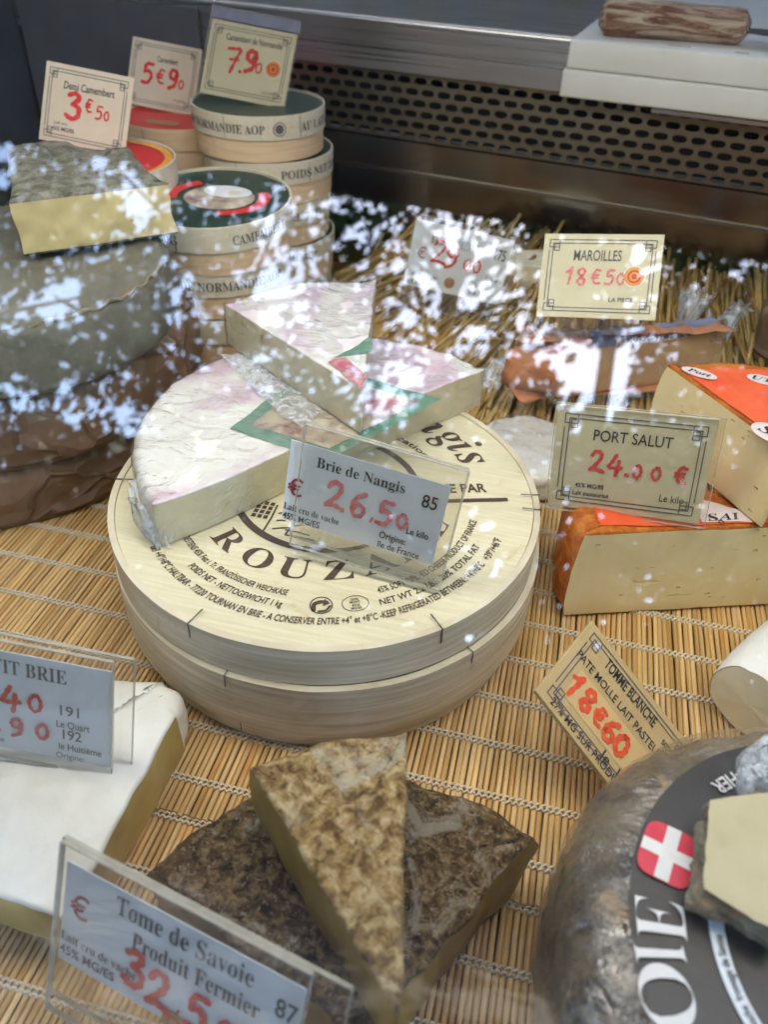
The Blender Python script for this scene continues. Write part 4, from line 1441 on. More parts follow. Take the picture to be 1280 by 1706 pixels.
Bc = deep(430, 166, 0.685)
Ac = deep(357, 327, 0.585)
hb = 0.0368
bz = Bc[2] - hb * 5
fa = math.degrees(math.atan2(-Bc[1], -Bc[0]))
names = ['topmost', 'second', 'third', 'fourth', 'lowest']
for k in range(5):
    z = bz + hb * (4 - k)
    off = [(0, 0), (0.006, 0.004), (0.004, 0.002), (0.007, 0.004), (0.004, 0.003)][k]
    lbl = ['camembert box lettered NORMANDIE AOP under the sign for 7.90, top of the rear stack',
           'camembert box lettered POIDS NET directly under the topmost box of the rear stack',
           'third camembert box from the top in the rear stack', 'fourth camembert box from the top in the rear stack', 'lowest camembert box of the rear stack'][k]
    rim = [[('DE NORMANDIE AOP', fa - 37), ('AU LAIT CRU', fa + 64)], [('POIDS NET 250g', fa + 44)], [('CAMEMBERT', fa + 30)], [('DE NORMANDIE AOP', fa)], None][k]
    camembert(Bc[0] + off[0], Bc[1] + off[1], z, lbl, rim, fa, 'darkgreen', seals=[fa + 16] if k == 0 else ())
fa2 = math.degrees(math.atan2(-Ac[1], -Ac[0]))
az = Ac[2] - hb * 4
for k in range(4):
    z = az + hb * (3 - k)
    off = [(0, 0), (-0.004, 0.002), (-0.002, 0.0), (0.001, 0.002)][k]
    lbl = ['camembert box with dark green picture lid and red ribbons, top of the front stack', 'camembert box lettered DE NORMANDIE AOP under the green-lidded one',
           'third camembert box down in the front stack', 'lowest camembert box of the front stack'][k]
    rim = [[('250G', fa2 - 38), ('CAMEMBERT', fa2 + 33)], [('DE NORMANDIE AOP', fa2 + 12)], None, None][k]
    tl_ = (D(4), 0) if k == 0 else (0, 0)
    root, tp, H = camembert(Ac[0] + off[0], Ac[1] + off[1], z + (0.002 if k == 0 else 0), lbl, rim, fa2, 'darkgreen' if k == 0 else None, tl_)
    if k == 0:
        zt = H - 0.0016

        def blob(nm, pts, mat, lift):
            obj(nm, [(x, y, zt + lift) for x, y in pts], [tuple(range(len(pts)))], M[mat], tp)
        blob('picture_oval', [(0.004 + 0.027 * math.cos(a), 0.002 + 0.022 * math.sin(a)) for a in np.linspace(0, 2 * math.pi, 40, endpoint=False)], 'picture', 0.0)
        blob('picture_cheese', [(0.006 + 0.019 * math.cos(a), 0.014 + 0.011 * math.sin(a)) for a in np.linspace(0, 2 * math.pi, 30, endpoint=False)], 'white', 0.0001)
        blob('picture_centre', [(0.012 + 0.005 * math.cos(a), 0.013 + 0.004 * math.sin(a)) for a in np.linspace(0, 2 * math.pi, 20, endpoint=False)], 'cream', 0.0002)
        for nm, a0, a1 in (('ribbon', 130, 205), ('ribbon', 288, 395)):
            vv = []
            for g2 in np.linspace(D(a0), D(a1), 24):
                vv += [(0.003 + 0.040 * math.cos(g2), 0.002 + 0.033 * math.sin(g2), zt + 0.0003), (0.003 + 0.031 * math.cos(g2), 0.002 + 0.025 * math.sin(g2), zt + 0.0003)]
            rb = obj(nm, vv, [(2 * i, 2 * i + 1, 2 * i + 3, 2 * i + 2) for i in range(23)], M['scarlet'], tp)
        blob('seal', [(-0.036 + 0.008 * math.cos(a), -0.018 + 0.008 * math.sin(a)) for a in np.linspace(0, 2 * math.pi, 24, endpoint=False)], 'gold', 0.0004)
        blob('seal_heart', [(-0.036 + 0.0045 * math.cos(a), -0.018 + 0.0045 * math.sin(a)) for a in np.linspace(0, 2 * math.pi, 24, endpoint=False)], 'scarlet', 0.0005)
Rc = deep(300, 190, 0.745)
root, tp, H = camembert(Rc[0], Rc[1], Rc[2] - 0.0362, 'camembert box with scarlet lid under the sign for 5.90', None, -70, 'scarlet', strip='band2')
blob('print_block', [(-0.012, -0.034), (0.016, -0.034), (0.016, -0.022), (-0.012, -0.022)], 'print', 0.0) if False else None
obj('print_block', [(x, y, H - 0.0015) for x, y in ((-0.02, -0.036), (0.012, -0.036), (0.012, -0.024), (-0.02, -0.024))], [(0, 1, 2, 3)], M['brownseal'], tp)
for k in range(3):
    camembert(Rc[0] + 0.004 * (k % 2), Rc[1] - 0.003, Rc[2] - 0.0362 * (k + 2), ['pale camembert box directly under the scarlet-lidded one', 'pale camembert box third down below the scarlet lid', 'pale camembert box lowest below the scarlet lid'][k], None, -70, None)
Dc = deep(160, 262, 0.59)
root, tp, H = camembert(Dc[0], Dc[1], Dc[2] - 0.0362, 'camembert box with red and yellow lid behind the cut grey cheese', None, -70, 'scarlet', strip='lidband')
vv = []
for a in np.linspace(0, 2 * math.pi, 61):
    vv += [(0.056 * math.cos(a), 0.056 * math.sin(a), H - 0.0015), (0.050 * math.cos(a), 0.050 * math.sin(a), H - 0.0015)]
obj('yellow_ring', vv, [(2 * i, 2 * i + 1, 2 * i + 3, 2 * i + 2) for i in range(60)], M['gold'], tp)
for k in range(3):
    camembert(Dc[0] + 0.003, Dc[1] + 0.002, Dc[2] - 0.0362 * (k + 2), ['camembert box directly under the red and yellow one', 'camembert box two below the red and yellow one', 'camembert box three below the red and yellow one'][k], None, -70, None)

# ------------------------------------------------------------------ Maroilles in film, pale cheeses in the straw
def block(root, quad, z0, z1, kinds, rind, cut, o, **kw):
    q = [tuple(np.array(p[:2]) - o) for p in quad]
    return solid(root, [(seg_pts(q[i], q[(i + 1) % len(q)]), kinds[i]) for i in range(len(q))], z0, z1, rind, cut, **kw)


mz0, mz1 = 0.036, 0.086
ma, mb = at(930, 668, mz0), at(1185, 632, mz0)
mc, md = at(1215, 535, mz1), at(905, 548, mz1)
me_ = at(850, 622, mz0 + 0.02)
mo = (ma[:2] + mb[:2]) / 2
mar = empty('maroilles_piece', (mo[0], mo[1], mz0), 'film-wrapped wedge of orange-rinded cheese with a blue label, bedded in the straw', 'cheese')
Em = ([ma, mb, mc, md, me_], ['cut', 'rind', 'rind', 'rind', 'rind'])
block(mar, Em[0], 0.0, mz1 - mz0, Em[1], M['marrind'], M['marpaste'], mo, bev=0.016, cbev=0.005, rough=0.0036, fs=35, seed=21.0, bulge=0.003)
block(mar, Em[0], 0.0004, mz1 - mz0 + 0.0012, ['rind'] * 5, M['film'], None, mo, bev=0.008, rough=0.0022, fs=30, seed=22.0, grow=0.0016, rind_name='cling_film')
ta, tb = at(945, 575, mz1), at(1170, 545, mz1)
e1, e2 = ma[:2] - mo, mb[:2] - mo
dirn = (e2 - e1) / np.linalg.norm(e2 - e1)
nb_ = np.array([dirn[1], -dirn[0]])
vv = []
for k in range(19):
    t = k / 18
    p = e1 + (e2 - e1) * (0.14 + 0.78 * t)
    zt = mz1 - mz0
    for dq, dz in ((-0.0075, 0.0016), (-0.0012, 0.0006), (0.0022, -0.0065)):
        w_ = p + nb_ * dq
        vv.append((w_[0], w_[1], zt + dz + 0.0006 * math.sin(k * 1.9)))
obj('paper_label', vv, [(3 * k + j, 3 * k + j + 1, 3 * k + j + 4, 3 * k + j + 3) for k in range(18) for j in range(2)], M['bluelabel'], mar, True)
p0 = e1 + (e2 - e1) * 0.5 + nb_ * 0.0022
write(mar, 'MAROILLES', lambda a, b: (p0[0] + dirn[0] * a, p0[1] + dirn[1] * a, mz1 - mz0 - 0.0075 + b), 0.0046, M['white'], 'bold', 0.0, 0.062)
kn = at(1225, 520, 0.082) - np.array([mo[0], mo[1], mz0])
gather('gathered_film', mar, [at(1195, 560, 0.075) - np.array([mo[0], mo[1], mz0]), kn, at(1235, 512, 0.088) - np.array([mo[0], mo[1], mz0])], [0.008, 0.0045, 0.0075], 3.0)
gather('gathered_film', mar, [at(868, 610, 0.055) - np.array([mo[0], mo[1], mz0]), at(830, 615, 0.052) - np.array([mo[0], mo[1], mz0]), at(815, 640, 0.045) - np.array([mo[0], mo[1], mz0])], [0.012, 0.007, 0.006], 5.0)

pc = at(880, 775, 0.02)
pale = empty('wrapped_white_cheese', (pc[0], pc[1] + 0.02, 0.0015), 'low white cheese in film half hidden behind the printed box lid', 'cheese')
solid(pale, [(arc_pts((0, 0), 0.040, 0, 2 * math.pi), 'rind')], 0.0, 0.024, M['whiterind'], None, bev=0.007, rough=0.002, fs=45, seed=31.0)
solid(pale, [(arc_pts((0, 0), 0.0415, 0, 2 * math.pi), 'rind')], 0.0004, 0.0256, M['film'], None, bev=0.007, rough=0.002, fs=40, seed=33.0, rind_name='cling_film')
cc = at(880, 470, 0.05)
chunk = empty('cream_chunk', (cc[0], cc[1], 0.036), 'small cream-coloured chunk of cheese in the straw between two price signs', 'cheese')
solid(chunk, [(seg_pts((-0.03, -0.014), (0.03, -0.012)), 'cut'), (seg_pts((0.03, -0.012), (0.028, 0.03)), 'rind'), (seg_pts((0.028, 0.03), (-0.028, 0.03)), 'rind'), (seg_pts((-0.028, 0.03), (-0.03, -0.014)), 'rind')],
      0.0, 0.034, M['goatpaste'], M['goatpaste'], bev=0.004, rough=0.0028, fs=60, seed=41.0)
ek = at(1292, 560, 0.05)
edge_ = empty('paper_wrapped_cheese', (ek[0] + 0.012, ek[1], 0.03), 'brown paper-wrapped piece at the right end of the straw', 'package')
solid(edge_, [(arc_pts((0, 0), 0.028, 0, 2 * math.pi), 'rind')], 0.0, 0.05, M['brownpaper'], None, bev=0.008, rough=0.003, fs=40, seed=43.0, rind_name='wrapping')
bg = at(1145, 512, 0.085)
gat = empty('film_knot', (bg[0], bg[1], 0.06), 'twisted knot of shiny cling film beside the film-wrapped wedge', 'film')
gather('twisted_film', gat, [(0, 0, -0.02), (0.002, 0, 0.01), (0.004, 0.004, 0.035)], [0.012, 0.006, 0.010], 8.0)

# ------------------------------------------------------------------ Port Salut wedges
ps0 = np.array([0.041, 0.3427])
ps1 = at(1280, 1010, 0.0)[:2]
dpl = (ps1 - ps0) / np.linalg.norm(ps1 - ps0)
pa = math.atan2(dpl[1], dpl[0])
PR = 0.112
pcn = ps0 + dpl * PR
psl = empty('port_salut_wedge', (pcn[0], pcn[1], 0.001), 'lower thick wedge of pale cheese with orange rind standing on the mat', 'cheese', 'orange-rinded wedges at right')
cor = ps0 - pcn
rpts = [tuple(p) for p in smooth_line([cor + np.array(q) for q in ((-0.000, 0.075), (-0.0075, 0.055), (-0.0095, 0.034), (-0.0070, 0.014), (0.0, 0.0))], 8)]
far = tuple(dpl * 0.03)
solid(psl, [(seg_pts(far, rpts[0]), 'cut'), (rpts, 'rind'), (seg_pts(rpts[-1], far), 'cut')], 0.0, 0.067, M['portrind'], M['portpaste'], bev=0.009, cbev=0.0020, rough=0.0012, fs=32, seed=51.0, bulge=0.003)


def polar_patch(name, root, r0, r1, a0, a1, z, mat, n=30, m=8, wob=0.0, seed=0.0, rs=0.0014, fs=32):
    v = []
    for i in range(n + 1):
        for j in range(m + 1):
            a = D(a0 + (a1 - a0) * i / n)
            r = r0 + (r1 - r0) * j / m
            if j == m: r += wob * math.sin(i * 2.3 + seed)
            x, y = r * math.cos(a), r * math.sin(a)
            k = rs * fbm((x, y, z), fs, 3, seed) + rs * 0.45 * fbm((x, y, z), fs * 3.1, 2, seed + 5)
            v.append((x, y, z + 0.9 * k + 0.0006))
    f = [(i * (m + 1) + j, i * (m + 1) + j + 1, (i + 1) * (m + 1) + j + 1, (i + 1) * (m + 1) + j) for i in range(n) for j in range(m)]
    return obj(name, v, f, mat, root, True)


a_in = math.degrees(pa) + 180
lbl = polar_patch('paper_label', psl, 0.0, 0.103, a_in - 36, a_in - 2.5, 0.0672, M['redlabel'], wob=0.0006, seed=51.0)
polar_patch('white_patch', psl, 0.012, 0.044, a_in - 34, a_in - 4.5, 0.0676, M['pinklabel'], seed=51.0)
wp = dpl * -0.030 + np.array([-dpl[1], dpl[0]]) * 0.0035
write(psl, 'SAI', lambda a, b: (wp[0] + dpl[0] * a - dpl[1] * b, wp[1] + dpl[1] * a + dpl[0] * b, 0.0690), 0.0060, M['ink'], 'serifit', 0.0, 0.020)
write(psl, 'D.', lambda a, b: (wp[0] - 0.003 + dpl[0] * a - dpl[1] * (b - 0.0045), wp[1] + dpl[1] * a + dpl[0] * (b - 0.0045), 0.0691), 0.0034, M['ink'], 'plain')

uz0, uz1 = 0.0692, 0.121
ua = at(1268, 882, uz0)
uf = at(1116, 606, uz1)
u_vec = uf[:2] - ua[:2]
UR = np.linalg.norm(u_vec)
uang = math.degrees(math.atan2(u_vec[1], u_vec[0]))
psu = empty('port_salut_wedge', (ua[0], ua[1], uz0), 'upper wedge of pale cheese with red-labelled top, leaning on the lower one', 'cheese', 'orange-rinded wedges at right')
solid(psu, slice_edges(UR, uang - 62, uang), 0.0, uz1 - uz0, M['portrind'], M['portpaste'], bev=0.008, cbev=0.0022, rough=0.0010, fs=30, seed=55.0, bulge=0.004)
lbl = polar_patch('paper_label', psu, 0.010, UR - 0.012, uang - 60, uang - 1.2, uz1 - uz0, M['redlabel'], wob=0.0005, seed=55.0, rs=0.0010, fs=30)
udir = np.array([math.cos(D(uang)), math.sin(D(uang))])
un = np.array([udir[1], -udir[0]])


def u_oval(px, py, rx, ry, txt, rot):
    p = at(px, py, uz1 + 0.0014)[:2] - ua[:2]
    c, s = math.cos(rot), math.sin(rot)
    z = uz1 - uz0 + 0.0013
    pts = [(p[0] + rx * math.cos(a) * c - ry * math.sin(a) * s, p[1] + rx * math.cos(a) * s + ry * math.sin(a) * c, z) for a in np.linspace(0, 2 * math.pi, 28, endpoint=False)]
    o = obj('white_patch', pts, [tuple(range(28))], M['pinklabel'], lbl)
    write(lbl, txt, lambda a, b: (p[0] + a * c - (b - ry * 0.4) * s, p[1] + a * s + (b - ry * 0.4) * c, z + 0.0003), ry * 0.9, M['ink'], 'serifit', 0.0, rx * 1.3)


u_oval(1166, 621, 0.0105, 0.0050, 'Port', -0.35)
u_oval(1272, 632, 0.0090, 0.0055, 'UT', -0.2)
u_oval(1290, 722, 0.0120, 0.0090, 'SA', -0.6)

# ------------------------------------------------------------------ white log at the right edge
gpt = at(1258, 1160, 0.028)
goat = empty('white_cheese_log', (gpt[0], gpt[1], 0.0), 'cut white-rinded soft cheese at the right edge on the mat', 'cheese')
ax = np.array([0.62, 0.78])
ax = ax / np.linalg.norm(ax)
sd = np.array([-ax[1], ax[0]])
rings_, V = 26, []
m = 40
RG = 0.0245
for i in range(rings_):
    t = i / (rings_ - 1)
    sc_ = 1 - 0.16 * (1 - t) ** 6
    for k in range(m):
        a = 2 * math.pi * k / m
        w_, h_ = RG * 1.05 * math.cos(a) * sc_, RG * math.sin(a) * sc_
        h_ = max(h_, -RG * 0.94)
        p = np.array([0.0, 0.0]) + ax * (t * 0.10 - 0.002) + sd * w_
        d = 0.0012 * fbm((p[0], p[1], h_), 60, 3, 3)
        V.append((p[0] + d, p[1] + d, h_ + RG * 0.95 + d))
f = [(i * m + k, i * m + (k + 1) % m, (i + 1) * m + (k + 1) % m, (i + 1) * m + k) for i in range(rings_ - 1) for k in range(m)]
f.append(tuple((rings_ - 1) * m + k for k in range(m)))
obj('rind', V, f, M['whiterind'], goat, True)
cen_ = np.mean(np.array(V[:m]), 0)
V2 = [tuple(cen_ + (np.array(p) - cen_) * s + np.array([-ax[0], -ax[1], 0]) * 0.0006 * (1 - s)) for s in (0.985, 0.7, 0.4, 0.0) for p in V[:m]]
f2 = [(i * m + k, (i + 1) * m + k, (i + 1) * m + (k + 1) % m, i * m + (k + 1) % m) for i in range(3) for k in range(m)]
obj('cut_face', V2, f2, M['goatpaste'], goat, True)

# ------------------------------------------------------------------ big wrapped tomme with black label, wedge on it
TC, TR, TZ = np.array([0.1395, 0.1345]), 0.100, 0.084
tom = empty('labelled_tomme', (TC[0], TC[1], 0.0012), 'big brown tomme wheel with black printed label in the near right corner', 'cheese')
solid(tom, [(arc_pts((0, 0), TR - 0.006, 0, 2 * math.pi, 0.0024), 'rind')], 0.0, TZ, M['tommerind'], None, bev=0.021, rough=0.0028, fs=26, seed=61.0, bulge=0.008, rings=24)
solid(tom, [(arc_pts((0, 0), TR - 0.006, 0, 2 * math.pi, 0.0024), 'rind')], 0.0004, TZ + 0.0012, M['film'], None, bev=0.021, rough=0.0018, fs=24, seed=61.0, bulge=0.008, grow=0.0014, rind_name='cling_film')
v, f = lathe_vf([(r, TZ + 0.0034 - 0.0006 * (r / 0.0800) ** 4) for r in np.linspace(0.0, 0.0800, 8)], 120)
bl = obj('black_label', v, f, M['blacklabel'], tom, True)
ZK = TZ + 0.0040


def tmap(r, ang, flip=False):
    if flip: return lambda a, b: ((r - b) * math.cos(ang + a / r), (r - b) * math.sin(ang + a / r), ZK)
    return lambda a, b: ((r + b) * math.cos(ang - a / r), (r + b) * math.sin(ang - a / r), ZK)


def t_at(px, py):
    p = at(px, py, ZK + 0.0012)[:2] - TC
    return np.linalg.norm(p), math.atan2(p[1], p[0])


# big white letters running round the rim, read with the head towards the rim
for ch, p_, wd in (('E', (1100, 1530), 0.0115), ('I', (1100, 1588), 0.0052), ('O', (1112, 1660), 0.0165), ('V', (1150, 1745), 0.015), ('A', (1210, 1810), 0.015)):
    r, a = t_at(*p_)
    v2, f2, w2 = text2d(ch, 'serif', -0.012)
    ang = a
    fmap = tmap(r - 0.0080, ang, False)
    sx = wd / w2
    obj('label_lettering', [fmap((x - w2 / 2) * sx, y * 0.0165) for x, y in v2], f2, M['white'], bl)
r, a = t_at(1190, 1290)
write(bl, 'MONT-SUR-FIER', tmap(0.0715, a - 0.25, True), 0.0052, M['white'], 'bold', 0.0, 0.044, name='label_lettering')
# red shield with white cross
pf = at(1112, 1425, ZK)[:2] - TC
fa3 = math.atan2(pf[1], pf[0])
fr_, ft_ = np.array([math.cos(fa3), math.sin(fa3)]), np.array([-math.sin(fa3), math.cos(fa3)])
sh = 0.0105


def fp(x, y, lift): return (pf[0] + ft_[0] * x + fr_[0] * y, pf[1] + ft_[1] * x + fr_[1] * y, ZK + lift)


sq = [(sh * math.copysign(abs(math.cos(a)) ** 0.45, math.cos(a)), sh * 0.86 * math.copysign(abs(math.sin(a)) ** 0.45, math.sin(a))) for a in np.linspace(0, 2 * math.pi, 40, endpoint=False)]
fl = obj('flag', [fp(x, y, 0) for x, y in sq], [tuple(range(40))], M['flagred'], bl)
cw = 0.0024
cross = [(-cw, -sh * .85), (cw, -sh * .85), (cw, -cw), (sh * .98, -cw), (sh * .98, cw), (cw, cw), (cw, sh * .85), (-cw, sh * .85), (-cw, cw), (-sh * .98, cw), (-sh * .98, -cw), (-cw, -cw)]
obj('cross', [fp(x, y, 0.0003) for x, y in cross], [tuple(range(12))], M['white'], fl)
vv = []
r1, a1 = t_at(1195, 1545)
for k in range(40):
    a = a1 - 0.15 + k * 0.035
    vv += [((r1 + 0.0024) * math.cos(a), (r1 + 0.0024) * math.sin(a), ZK), ((r1 - 0.0024) * math.cos(a), (r1 - 0.0024) * math.sin(a), ZK)]
wb = obj('white_band', vv, [(2 * k, 2 * k + 1, 2 * k + 3, 2 * k + 2) for k in range(39)], M['paper'], bl)
write(bl, 'au lait cru de vache  fromage de Savoie', lambda x, y: ((r1 - 0.0012 + y) * math.cos(a1 + 0.42 - x / r1), (r1 - 0.0012 + y) * math.sin(a1 + 0.42 - x / r1), ZK + 0.0004), 0.0026, M['greyink'], 'bold', 0.0, 0.040, name='label_lettering')

tz = TZ + 0.006
tw_top = 0.1005
tq = [at(1172, 1332, tw_top), at(1158, 1490, tw_top), at(1300, 1575, tw_top), at(1420, 1480, tw_top), at(1400, 1300, tw_top)]
to = np.mean([p[:2] for p in tq], 0)
tw = empty('crusty_wedge', (to[0], to[1], tz), 'piece of greenish cheese with rough grey crust lying on the black-labelled wheel', 'cheese')
q = [tuple(p[:2] - to) for p in tq]
solid(tw, [(seg_pts(q[i], q[(i + 1) % 5], 0.002), 'rind') for i in range(5)], 0.0, tw_top - tz, M['crustgrey'], None, bev=0.0035, rough=0.0032, fs=80, seed=71.0, rind_name='crust')
inn = [tuple(np.array(p) * 0.925) for p in q]
cface = []
n = 18
for i in range(5):
    for pnt in seg_pts(inn[i], inn[(i + 1) % 5], 0.0025)[:-1]:
        cface.append((pnt[0] * (1 + 0.03 * fbm((pnt[0], pnt[1], 0), 220, 2, 4)), pnt[1] * (1 + 0.03 * fbm((pnt[0], pnt[1], 0), 220, 2, 9))))
V = [(p[0] * s, p[1] * s, tw_top - tz + 0.0022) for s in (1, 0.66, 0.33, 0.0) for p in cface]
nn = len(cface)
obj('cut_face', V, [(i * nn + k, i * nn + (k + 1) % nn, (i + 1) * nn + (k + 1) % nn, (i + 1) * nn + k) for i in range(3) for k in range(nn)], M['tommepaste'], tw, True)
bk = at(1262, 1285, tw_top + 0.004) - np.array([to[0], to[1], tz])
gather('crumpled_film', tw, [bk + np.array([0.004, -0.006, -0.012]), bk, bk + np.array([0.010, 0.010, 0.006])], [0.005, 0.006, 0.006], 2.0)

# ------------------------------------------------------------------ Tome de Savoie wedges
s1 = np.array([-0.018, 0.085])
sav = empty('tome_wedge', (s1[0], s1[1], 0.0008), 'lower dark brown mouldy-rinded tome slice lying on the mat', 'cheese', 'tome slices in front')
solid(sav, slice_edges(0.1005, 60.5, 159), 0.0, 0.045, M['savdark'], M['savpaste'], bev=0.007, cbev=0.0022, rough=0.0030, fs=42, seed=81.0, bulge=0.003, rings=26)
s2 = np.array([-0.0055, 0.0825])
sv2 = empty('tome_wedge', (s2[0], s2[1], 0.0487), 'upper narrow slice of tan-rinded tome pointing to the viewer', 'cheese', 'tome slices in front')
solid(sv2, slice_edges(0.0985, 101.5, 137.5), 0.0, 0.0375, M['savlight'], M['savpaste'], bev=0.006, cbev=0.0020, rough=0.0020, fs=46, seed=85.0, bulge=0.003, rings=26)

# ------------------------------------------------------------------ Petit brie quarter
pb = np.array([-0.1385, 0.1005])
pet = empty('petit_brie_quarter', (pb[0], pb[1], 0.0008), 'flat quarter of white-rinded brie with yellow cut side at left', 'cheese')
PRr = 0.1165
crn = [tuple(p) for p in smooth_line([np.array(p) for p in ((0.0, PRr - 0.020), (-0.0012, PRr - 0.011), (-0.006, PRr - 0.0045), (-0.015, PRr - 0.0022))], 6)]
arc2 = arc_pts((0, 0), PRr, math.acos(-0.015 / PRr) + 0.004, D(178))
endp = arc2[-1]
solid(pet, [(seg_pts((0, 0), crn[0]), 'cut'), (crn + arc2, 'rind'), (seg_pts(endp, (0, 0)), 'cut')], 0.0, 0.0325, M['whiterind'], M['petitpaste'], bev=0.009, cbev=0.0022, rough=0.0012, fs=34, seed=91.0, rings=24)

# ------------------------------------------------------------------ chopping boards and knife on the ledge
zb = 0.1925
b0 = at(931, 161, zb)
bm = Matrix.Translation((b0[0], b0[1], zb)) @ Matrix.Rotation(math.atan2(BD[1], BD[0]) + 0.02, 4, 'Z')
for k, lblb in enumerate(('lower white plastic chopping board laid across the steel ledge', 'upper stained white plastic chopping board under the knife')):
    root = empty('chopping_board', label=lblb, cat='board', group='white boards on the ledge', mat=bm @ Matrix.Translation((0.002 * k, 0.001 * k, 0.0226 * k)))
    v, f = box_vf(0, 0.62, 0, 0.50, 0.0, 0.0222, 0.0022)
    obj('slab', v, f, M['board'], root, True)
    parts = []
    for j in range(9):
        x = 0.03 + 0.05 * j + random.uniform(-0.01, 0.01)
        parts.append(box_vf(x, x + random.uniform(0.004, 0.02), 0.012 + random.uniform(0, 0.02), 0.0126 + random.uniform(0, 0.02), 0.02222, 0.02226))
    if k == 1:
        v, f = join(parts)
        obj('knife_scratch', v, f, M['brownseal'], root)
kz = zb + 0.0226 + 0.0222
h0, h1 = at(1000, 27, kz + 0.0145), at(1250, 44, kz + 0.0145)
kn_ = empty('cheese_knife', (h0[0], h0[1], kz), 'knife with worn wooden handle lying on the white boards', 'knife')
dv = (h1 - h0)
L_ = np.linalg.norm(dv)
pts, rads = [], []
for t in np.linspace(0, 1, 22):
    p = dv * t
    pts.append((p[0], p[1], 0.0145 + 0.0006 * math.sin(t * 5)))
    rads.append(0.0140 * (min(1, (t / 0.05) ** 0.5 if t < 0.05 else 1) * (1 if t < 0.93 else max(0.35, 1 - ((t - 0.93) / 0.07) ** 2 * 0.6))) * (1 + 0.03 * math.sin(t * 7)))
rads[0] = 0.007
v, f = tube_vf(pts, rads, 20)
hd_ = obj('handle', v, f, M['handle'], kn_, True)
hd_.data.materials[0] = M['handle']
d1 = dv / L_
sdv = np.array([-d1[1], d1[0], 0])
e = dv * 1.0
bladepts = [e + sdv * 0.006 - d1 * 0.01, e - sdv * 0.006 - d1 * 0.01, e - sdv * 0.030 + d1 * 0.03, e - sdv * 0.028 + d1 * 0.20, e + sdv * 0.010 + d1 * 0.22, e + sdv * 0.008]
V = [(p[0], p[1], 0.0105) for p in bladepts] + [(p[0], p[1], 0.0125) for p in bladepts]
obj('blade', V, [tuple(range(5, -1, -1)), tuple(range(6, 12))] + [(i, (i + 1) % 6, 6 + (i + 1) % 6, 6 + i) for i in range(6)], M['blade'], kn_)

# ------------------------------------------------------------------ price signs
AOP = [(1.0, 'white'), (0.86, 'gold'), (0.6, 'scarlet'), (0.42, 'gold'), (0.24, 'scarlet')]
BAOP = [(1.0, 'brownseal'), (0.62, 'darkred'), (0.42, 'brownseal')]

r, w, h = sign_root('demi', 'price_sign', 'cream price card reading Demi Camembert behind the cut grey cheese')
c = cream_card(r, w, h, 'rosecard')
c.text('Demi Camembert', 0.52, 0.30, 0.095, 'greyink', 'bold', 0.58)
c.hand([('3', 0.28, 0.66, 0.33, 0.20), ('3', 0.30, 0.66, 0.33, 0.14), ('E', 0.50, 0.54, 0.17, 0.16), ('5', 0.62, 0.60, 0.17, 0.16), ('0', 0.72, 0.60, 0.12, 0.18)])
c.text('Lait cru', 0.16, 0.76, 0.045, 'greyink', 'plain', None, 'l')
c.text('45% MG/ES', 0.14, 0.84, 0.050, 'greyink', 'bold', 0.26, 'l')

r, w, h = sign_root('camembert', 'price_sign', 'cream price card reading Camembert 5.90 over the scarlet-lidded box')
c = cream_card(r, w, h, 'rosecard')
c.text('Camembert', 0.54, 0.30, 0.085, 'greyink', 'bold', 0.30)
c.hand([('5', 0.20, 0.65, 0.31, 0.20), ('E', 0.42, 0.62, 0.22, 0.17), ('9', 0.58, 0.66, 0.29, 0.22), ('0', 0.74, 0.64, 0.14, 0.18)])
c.text('La pièce', 0.86, 0.83, 0.045, 'greyink', 'plain', 0.16, 'r')

r, w, h = sign_root('camnorm', 'price_sign', 'tilted cream price card reading Camembert de Normandie 7.90 in a holder')
c = cream_card(r, w * 0.97, h * 0.86, 'cream', -w / 2 + 0.0008, h / 2 - h * 0.13)
sheet('clear_front', r, -w / 2, w / 2, -h / 2, h / 2, 0.0016, 0.0008)
v, f = box_vf(-w / 2, w / 2, h / 2 - h * 0.12, h / 2, -0.0012, 0.0008)
obj('holder_head', v, f, M['greyink'] if False else M['bluelabel'], r)
sheet('holder_foot', r, -w * 0.1, w * 0.5, -h / 2, -h / 2 + 0.0012, -0.045, 0.045, edge=False)
c.text('Camembert de Normandie', 0.53, 0.24, 0.085, 'greyink', 'bold', 0.66)
c.hand([('7', 0.24, 0.66, 0.34, 0.15), ('.', 0.40, 0.64, 0.3, 0.16), ('9', 0.46, 0.62, 0.30, 0.24), ('0', 0.60, 0.61, 0.14, 0.18)])
c.disc(0.80, 0.52, 0.105, AOP)
c.text('La pièce', 0.88, 0.86, 0.045, 'greyink', 'plain', 0.16, 'r')

r, w, h = sign_root('maroilles', 'price_sign', 'cream price card reading Maroilles standing behind the film-wrapped orange wedge')
c = cream_card(r, w, h, 'cream')
c.text('MAROILLES', 0.47, 0.32, 0.125, 'greyink', 'plain', 0.40, weight=0.01)
c.hand([('1', 0.22, 0.60, 0.2, 0.17), ('8', 0.31, 0.61, 0.2, 0.17), ('E', 0.44, 0.60, 0.18, 0.16), ('5', 0.55, 0.60, 0.18, 0.17), ('0', 0.65, 0.60, 0.14, 0.18)], 'palered')
c.disc(0.79, 0.50, 0.095, AOP)
c.text('LA PIECE', 0.80, 0.80, 0.05, 'greyink', 'bold', 0.2, 'r')
sheet('holder_foot', r, -w * 0.3, w * 0.3, -h / 2, -h / 2 + 0.001, -0.03, 0.028, edge=False)

